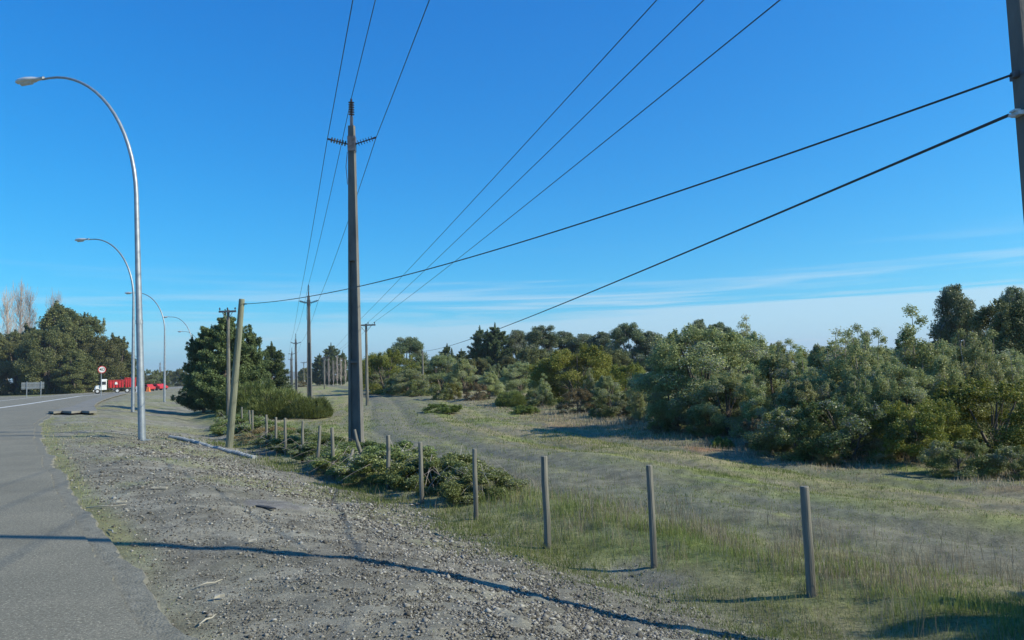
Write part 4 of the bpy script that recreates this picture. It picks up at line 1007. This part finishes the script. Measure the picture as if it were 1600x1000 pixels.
tD = t_pole(475, 200, 566, 1.6, 'tiny crossarm pole far down the line')
# near spans of the crossarm line run over the camera to a pole behind it
fars = [P(1008, 0, 12.0), P(1078, 0, 12.0), P(1190, 0, 12.0)]
ends = []
for k in range(3):
    a = tA[k]; f_ = fars[k]; f_ = P((1008, 1078, 1190)[k], 0, (12, 11, 9.6)[k]); dv = f_-a; s = (a.y+10)/(a.y-f_.y); en = a+dv*s; ends.append(en)
ce = sum((e_.to_tuple()[0] for e_ in ends))/3
print('ends', ends)
for k, lab in enumerate(('left wire running up from the braced crossarm pole to the top of the photo', 'middle wire running up from the braced crossarm pole to the top of the photo', 'right wire running up from the braced crossarm pole to the top of the photo')):
    en = ends[k]; pts = sagline(en, tA[k], 0.25, 30)+sagline(tA[k], tC[k], 0.6)[1:]+sagline(tC[k], tD[k], .4)[1:]
    wire('power_wire', pts, 0.010, lab, 'power line', 'wires of the crossarm line')
gy_ = -10.0; gx_ = sum(e_.x for e_ in ends)/3; gz_ = H(gx_, gy_); hb = max(e_.z for e_ in ends)-gz_
e = empty('crossarm_pole', (gx_, gy_, gz_)); m = MB(); m.tube([(0, 0, -.3), (0, 0, hb)], [.14, .09], 10); m.build('shaft', MAT['wood'], e)
m = MB(); m.tube([ends[0]-Vector((gx_, gy_, gz_))-Vector((0.2, 0, 0)), ends[2]-Vector((gx_, gy_, gz_))+Vector((.2, 0, 0))], .07, 6); m.build('crossarm', MAT['steel'], e)
tag(e, 'wooden crossarm pole standing behind the camera', 'power pole', 'wooden crossarm poles')
# thick cable from the right-edge pole into the thicket
x, y, z = place(655, 84); tz = P(660, 549, 84)
m = MB(); m.tube([(0, 0, -.3), (0, 0, tz.z-z+.1)], [.13, .09], 10)
e = empty('wooden_pole', (tz.x, y, z)); m.build('shaft', MAT['wood'], e); tag(e, 'wooden pole hidden among the trees where the thick cable ends', 'wooden pole')
wire('cable', sagline(Vector((tz.x, y, tz.z)), P(1576, 180, 6.0), .4, 60), 0.0135, 'thick cable from the right edge pole down into the trees', 'cable')

# ------------------------------------------------------------------ street lamps
def make_lamp(h, reach=3.3, rise=4.1):
    e = empty('street_lamp'); m = MB()
    pts = [(0, 0, -.1), (0, 0, .05), (0, 0, h*.3)]; rad = [.11, .11, .098]
    z1 = h-rise; pts.append((0, 0, z1*.999)); rad.append(.068)
    for i in range(1, 17):
        a = i/16*math.pi/2; pts.append((-reach*(1-math.cos(a)), 0, z1+rise*math.sin(a))); rad.append(.068-.034*i/16)
    pts.append((-reach-.25, 0, h-.01)); rad.append(.03)
    m.tube(pts, rad, 14); m.build('pole', MAT['galv'], e, smooth=True)
    m = MB(); m.box((0, 0, .0), (.36, .36, .03)); m.build('base_plate', MAT['galv'], e); m = MB(); m.tube([(0, 0, h*.3), (0, 0, h*.3+.12)], .108, 14); m.build('collar', MAT['galv'], e)
    m = MB(); x0 = -reach-.2
    prof = [(0, .07, .06), (.28, .075, .07), (.42, .13, .10), (.7, .17, .125), (.95, .15, .11), (1.08, .09, .07), (1.12, .02, .02)]
    rings = []
    for q, wy, wz in prof:
        rings.append([(x0-q, wy*math.cos(t_), h+.02+(wz*math.sin(t_) if math.sin(t_) > 0 else wz*.55*math.sin(t_))) for t_ in [2*math.pi*j/16 for j in range(16)]])
    k = 0
    for r_ in rings: m.v += r_
    for i in range(len(rings)-1):
        for j in range(16): m.f.append((i*16+j, i*16+(j+1) % 16, (i+1)*16+(j+1) % 16, (i+1)*16+j))
    m.f.append(tuple(range(16))); m.f.append(tuple(range((len(rings)-1)*16+15, (len(rings)-1)*16-1, -1)))
    hd = m.build('lamp_head', MAT['lampgrey'], e, smooth=True)
    m = MB(); m.tube([(x0-.45, 0, h-.01), (x0-.5, 0, h-.025), (x0-.9, 0, h-.025), (x0-.98, 0, h-.005)], [.03, .085, .085, .03], 12); m.build('lens', MAT['lens'], hd, smooth=True)
    return e
HL = 11.4
lamp = make_lamp(HL)
for k, (px, dep, top, lab) in enumerate([(222, 23.7, 106, 'nearest and tallest looking street lamp beside the gravel shoulder'), (207.5, 50, 374, 'second street lamp, its pole just left of the nearest one'), (257, 79, 460, 'third street lamp, between the truck and the big conifer'),
   (300, 108, 498, 'fourth street lamp, its pole passing beside the big conifer'), (313, 138, 521, 'fifth and farthest street lamp, its head showing left of the big conifer')]):
    x, y, z = place(px, dep)
    o = lamp if k == 0 else copy_tree(lamp)
    hh = ztop(x-4.2, y, top-3)-z; s = hh/HL
    o.location = (x, y, z); o.scale = (1 if k == 0 else s, s, s); o.rotation_euler = (0, math.radians(-1.9) if k == 0 else 0, math.radians((-12, -14, -10, -10, -10)[k]))
    tag(o, lab, 'street lamp', 'street lamps along the road')

# ------------------------------------------------------------------ signs
x, y, z = place(159, 100); zt = ztop(x, y, 577.5)
e = empty('speed_limit_sign', (x, y, z), math.atan2(-x, y)*-1*-1)
e.rotation_euler = (0, 0, math.radians(27))
m = MB(); m.tube([(-.09, .06, -.1), (-.09, .06, zt-z+.35)], .05, 6); m.build('post', MAT['galv'], e)
c = zt-z; R_ = .49
def disc(r, y0, y1, mat, name, par):
    m = MB(); m.lathe((0, y0, c), (0, -1, 0), [(0, r), (y0-y1, r)], 40); return m.build(name, mat, par)
pn = disc(R_, .02, -.01, MAT['red'], 'sign_panel', e); disc(R_*.80, -.011, -.016, MAT['white'], 'sign_face', pn)
def text(s, size, loc, rot, mat, name, par, ext=0.003):
    cu = bpy.data.curves.new(name, 'FONT'); cu.body = s; cu.size = size; cu.align_x = 'CENTER'; cu.align_y = 'CENTER'; cu.extrude = ext; cu.offset = 0.004
    o = link(bpy.data.objects.new(name, cu)); dg = bpy.context.evaluated_depsgraph_get(); me = bpy.data.meshes.new_from_object(o.evaluated_get(dg)); bpy.data.objects.remove(o)
    me.materials.clear(); me.materials.append(mat); o = link(bpy.data.objects.new(name, me)); o.location = loc; o.rotation_euler = rot; o.parent = par; return o
text('40', .66, (0, -.02, c), (math.pi/2, 0, 0), MAT['black'], 'number', pn)
tag(e, 'round speed limit sign reading 40 with a red rim, on a post beside the truck', 'road sign')
x, y, z = place(51, 112); e = empty('road_sign_board', (x, y, z), math.radians(33)); zt = ztop(x, y, 597)-z; zb = ztop(x, y, 608)-z
m = MB(); m.box((0, 0, (zt+zb)/2), (2.9, .05, zt-zb)); m.build('panel', MAT['signgrey'], e); m = MB(); m.box((0, -.05, zt-.25), (2.9, .04, .06)); m.box((0, -.05, zb+.25), (2.9, .04, .06)); m.build('rail', MAT['galv'], e)
for s in (-.75, 1.05):
    m = MB(); m.box((s, -.12, zt/2+.05), (.10, .08, zt+.1)); m.build('post', MAT['galv'], e)
tag(e, 'grey back of a rectangular road sign on two posts across the road at left', 'road sign')

# ------------------------------------------------------------------ truck
x, y, z = place(178, 134)
tr = empty('dump_truck', (x, y, max(z, 0)+.0), math.radians(180+28)); tr.scale = (.88, .88, .88)
# local +X is forward
m = MB(); m.box((-.6, 0, .85), (6.6, .8, .22)); m.box((-.3, .75, .8), (1.1, .5, .5)); m.build('chassis', MAT['steel'], tr)
m = MB()
m.hexa([(1.3, -1.15, .75), (2.55, -1.15, .75), (2.55, 1.15, .75), (1.3, 1.15, .75)], [(1.3, -1.1, 2.75), (2.2, -1.1, 2.75), (2.2, 1.1, 2.75), (1.3, 1.1, 2.75)])
m.hexa([(2.552, -.85, .75), (3.5, -.8, .75), (3.5, .8, .75), (2.552, .85, .75)], [(2.5, -.85, 1.75), (3.35, -.72, 1.6), (3.35, .72, 1.6), (2.5, .85, 1.75)])
m.box((1.75, 0, 2.84), (1.1, 1.9, .18), taper=.85)
cb = m.build('cab', MAT['white'], tr, bevel=.05)
m = MB(); m.hexa([(2.475, -.98, 1.8), (2.50, -.98, 1.8), (2.50, .98, 1.8), (2.475, .98, 1.8)], [(2.26, -.95, 2.55), (2.29, -.95, 2.55), (2.29, .95, 2.55), (2.26, .95, 2.55)]); m.build('windscreen', MAT['glass'], cb)
for s in (-1, 1):
    m = MB(); m.box((1.78, s*1.135, 2.12), (.7, .03, .62)); m.build('side_window', MAT['glass'], cb)
    m = MB(); m.box((3.46, s*.62, 1.05), (.08, .22, .2)); m.build('headlight', MAT['lens'], cb)
    m = MB(); m.box((2.6, s*1.35, 2.2), (.08, .14, .5)); m.tube([(2.4, s*1.1, 2.3), (2.6, s*1.3, 2.3)], .02, 5); m.build('mirror', MAT['black'], cb)
    m = MB(); m.hexa([(2.56, s*.8, .8), (3.35, s*.8, .8), (3.35, s*1.12, .8), (2.56, s*1.12, .8)], [(2.7, s*.8, 1.25), (3.2, s*.8, 1.25), (3.2, s*1.12, 1.2), (2.7, s*1.12, 1.2)]); m.build('fender', MAT['white'], cb, bevel=.04)
m = MB()
for i in range(7): m.box((3.50, 0, .85+i*.1), (.05, 1.1, .05))
m.build('grille', MAT['steel'], cb)
m = MB(); m.box((3.62, 0, .62), (.18, 2.2, .26)); m.build('bumper', MAT['white'], tr, bevel=.03)
for q, (xa, xb, hh) in enumerate(((-1.75, .95, 2.65), (-4.0, -1.95, 3.05))):
    m = MB(); m.hexa([(xa, -1.1, 1.15), (xb, -1.1, 1.15), (xb, 1.1, 1.15), (xa, 1.1, 1.15)], [(xa-.05, -1.2, hh), (xb+.05, -1.2, hh), (xb+.05, 1.2, hh), (xa-.05, 1.2, hh)])
    for s in (-1, 1):
        for i in range(5): m.box((xa+(xb-xa)*(i+.5)/5, s*1.2, (hh+1.15)/2), (.08, .1, hh-1.2))
        m.box(((xa+xb)/2, s*1.24, hh), (xb-xa+.1, .1, .12))
    bd = m.build('dump_body', MAT['red'], tr)
    if q == 0:
        for s in (-1, 1):
            m = MB(); m.box((-.4, s*1.262, 2.05), (.55, .01, .5), taper=.6); m.build('emblem', MAT['white'], bd)
for xa in (2.95, -.6, -2.4, -3.55):
    for s in (-1, 1):
        m = MB(); m.lathe((xa, s*.85, .5), (0, s, 0), [(0, .42), (.03, .5), (.27, .5), (.3, .42)], 20); wl = m.build('wheel', MAT['black'], tr)
        m = MB(); m.lathe((xa, s*1.12, .5), (0, s, 0), [(0, .28), (.04, .26), (.05, .1)], 14); m.build('rim', MAT['lampgrey'], wl)
tag(tr, 'white cab truck with red dump bodies standing across the road ahead', 'truck')
tr.location.z = 0.01
# red cars and barriers by the works
def car(px, dep, mat, lab, rz, name='parked_car', s=1.0):
    x, y, z = place(px, dep); e = empty(name, (x, y, z+.02), rz); e.scale = (s, s, s)
    m = MB(); sec = [(-2.1, .45, .85), (-1.9, .35, .95), (-.9, .3, 1.0), (.9, .3, .95), (1.9, .35, .8), (2.1, .45, .65)]
    for xq, zl, zh in sec: m.v += [(xq, -.82, zl), (xq, .82, zl), (xq, .78, zh), (xq, -.78, zh)]
    for i in range(5):
        for j in range(4): m.f.append((i*4+j, i*4+(j+1) % 4, (i+1)*4+(j+1) % 4, (i+1)*4+j))
    m.f += [(3, 2, 1, 0), (20, 21, 22, 23)]
    m.hexa([(-1.7, -.74, .96), (.95, -.74, .955), (.95, .74, .955), (-1.7, .74, .96)], [(-1.25, -.6, 1.45), (.35, -.6, 1.45), (.35, .6, 1.45), (-1.25, .6, 1.45)])
    bd = m.build('body', mat, e, bevel=.04)
    m = MB(); m.box((-.4, -.70, 1.2), (1.7, .06, .3)); m.box((-.4, .70, 1.2), (1.7, .06, .3)); m.hexa([(.62, -.6, 1.02), (.94, -.6, 1.0), (.94, .6, 1.0), (.62, .6, 1.02)], [(.3, -.52, 1.4), (.42, -.52, 1.4), (.42, .52, 1.4), (.3, .52, 1.4)]); m.build('window', MAT['glass'], bd)
    for xa in (-1.3, 1.3):
        for q in (-1, 1):
            m = MB(); m.lathe((xa, q*.66, .32), (0, q, 0), [(0, .28), (.02, .32), (.18, .32), (.2, .26)], 16); m.build('wheel', MAT['black'], e)
    tag(e, lab, 'car', 'red vehicles parked far down the road')
car(228, 155, MAT['red'], 'small red car far off, touching the near lamp pole in view', math.radians(150))
car(240, 165, MAT['red'], 'small red car far off, between the near and third lamp poles', math.radians(170))
car(248, 175, MAT['red'], 'small red car far off, just left of the third lamp pole', math.radians(160))
def barrier(px, dep, mat, lab, h=1.0):
    x, y, z = place(px, dep); m = MB(); m.hexa([(-.4, -.3, 0), (.4, -.3, 0), (.4, .3, 0), (-.4, .3, 0)], [(-.25, -.1, h), (.25, -.1, h), (.25, .1, h), (-.25, .1, h)])
    o = m.build('traffic_barrier', mat, bevel=.04); o.location = (x, y, z); tag(o, lab, 'traffic barrier', 'traffic barriers far down the road')
barrier(231.5, 145, MAT['orange'], 'orange plastic barrier between the red cars', .95)
barrier(214.5, 140, MAT['white'], 'white plastic barrier partly behind the near lamp pole', 1.2)

# ------------------------------------------------------------------ drain pipe and litter on the bank
a = Vector(G(266, 684)); b_ = Vector(G(400, 717)); m = MB(); pts = []; rad = []
n = 152
for i in range(n+1):
    u = i/n; p = a.lerp(b_, u); p.z = H(p.x, p.y)+0.03+0.03*math.sin(u*9); p.y += 0.10*math.sin(u*5); pts.append(p-a); rad.append((0.08 if i % 4 < 2 else 0.04))
m.tube(pts, rad, 12)
MAT['pipe'] = material('grey_corrugated_plastic', (0.30, 0.32, 0.32), (0.20, 0.21, 0.21), .5, 3)
dp = m.build('drain_pipe', MAT['pipe'], smooth=False); dp.location = a; tag(dp, 'grey corrugated drain pipe lying down the bank to the leaning pole', 'drain pipe')
def litter(px, py, L_, w_, lab, mat='debris', rz=0.3, name='litter_scrap', th=.012):
    g_ = G(px, py)
    if not g_: return
    m = MB(); rg = random.Random(px)
    pts = [(-L_/2, -w_/2), (0, -w_*.35), (L_*.45, -w_*.55), (L_/2, w_*.2), (0, w_*.5), (-L_*.4, w_*.45)]
    m.hexa([(p, q, 0) for p, q in pts], [(p, q, th+rg.uniform(0, .012)) for p, q in pts])
    o = m.build(name, MAT[mat]); o.location = (g_[0], g_[1], g_[2]+.02); o.rotation_euler = (rg.uniform(-.15, .15), rg.uniform(-.1, .1), rz); tag(o, lab, 'litter')
litter(249, 765, .24, .05, 'long pale scrap on the gravel below the nearest street lamp', rz=.2)
litter(190, 787, .13, .03, 'small pale scrap in the gravel near the mossy asphalt edge')
litter(343, 938, .08, .04, 'pale flat scrap among the stones near the bottom of the photo', rz=.6)
litter(395, 850, .08, .03, 'little pale scrap just above the long pole shadow')
litter(416, 796,   .40, .07, 'dark strip of rubber beside the smooth cement patch', 'darkrag', rz=-.6, name='rubber_strip', th=.012)
def stick(px, py, L_, rz, lab, r=.006):
    g_ = G(px, py); m = MB(); m.tube([(-L_/2, 0, 0), (-.1*L_, .03*L_, .015), (L_*.2, -.02*L_, .01), (L_/2, .04*L_, .02)], [r, r, r*.8, r*.5], 6); o = m.build('stick', MAT['debris'], smooth=True); o.location = (g_[0], g_[1], g_[2]+.02); o.rotation_euler = (0, 0, rz); tag(o, lab, 'stick')
stick(327, 918, .22, .7, 'pale stick on the gravel pointing up to the right'); stick(325, 975, .16, 1.2, 'pale short stick near the lower end of the asphalt edge'); stick(165, 795, .5, .1, 'long dry stick on the mossy strip beside the asphalt', .008); stick(175, 835, .4, -.9, 'thin twig by the broken asphalt edge', .008)

# ------------------------------------------------------------------ hills
m = MB(); rg = random.Random(3); v = []; f = []; nx, ny = 120, 9
for jx in range(ny):
    for ix in range(nx):
        u = ix/(nx-1); xx = -3600+7200*u; yy = 3300+jx*130; pr_ = math.sin(math.pi*jx/(ny-1))
        hgt_ = (40+55*float(fbm(u*9, 1.5, 77, 4)))*pr_
        v.append((xx, yy, -20+hgt_+0*rg.random()))
for jx in range(ny-1):
    for ix in range(nx-1): f.append((jx*nx+ix, jx*nx+ix+1, (jx+1)*nx+ix+1, (jx+1)*nx+ix))
m.v = v; m.f = f
hl = m.build('hills', material('wooded_hills', (0.06, 0.08, 0.045), (0.10, 0.11, 0.06), .95, .01), smooth=True); tag(hl, kind='structure')

# ------------------------------------------------------------------ haze
HAZE = 0.00022
if HAZE:
    m = MB(); m.box((0, 0, 40), (12600, 12600, 140)); m.v = [(a_, b2, (-45 if c_ < 0 else 160)) for a_, b2, c_ in m.v]
    hz_ = bpy.data.materials.new('haze_air'); hz_.use_nodes = True; t = hz_.node_tree; t.nodes.clear(); o_ = N(t, 'ShaderNodeOutputMaterial'); pv = N(t, 'ShaderNodeVolumePrincipled')
    pv.inputs['Color'].default_value = (.75, .87, 1, 1); pv.inputs['Density'].default_value = HAZE; pv.inputs['Anisotropy'].default_value = 0.2; t.links.new(pv.outputs[0], o_.inputs['Volume'])
    hz = m.build('haze', hz_); tag(hz, kind='stuff')
# drop any prototype that was not used
for k, (e, used) in PROTO.items():
    if not used:
        for c_ in list(e.children): bpy.data.objects.remove(c_)
        bpy.data.objects.remove(e)
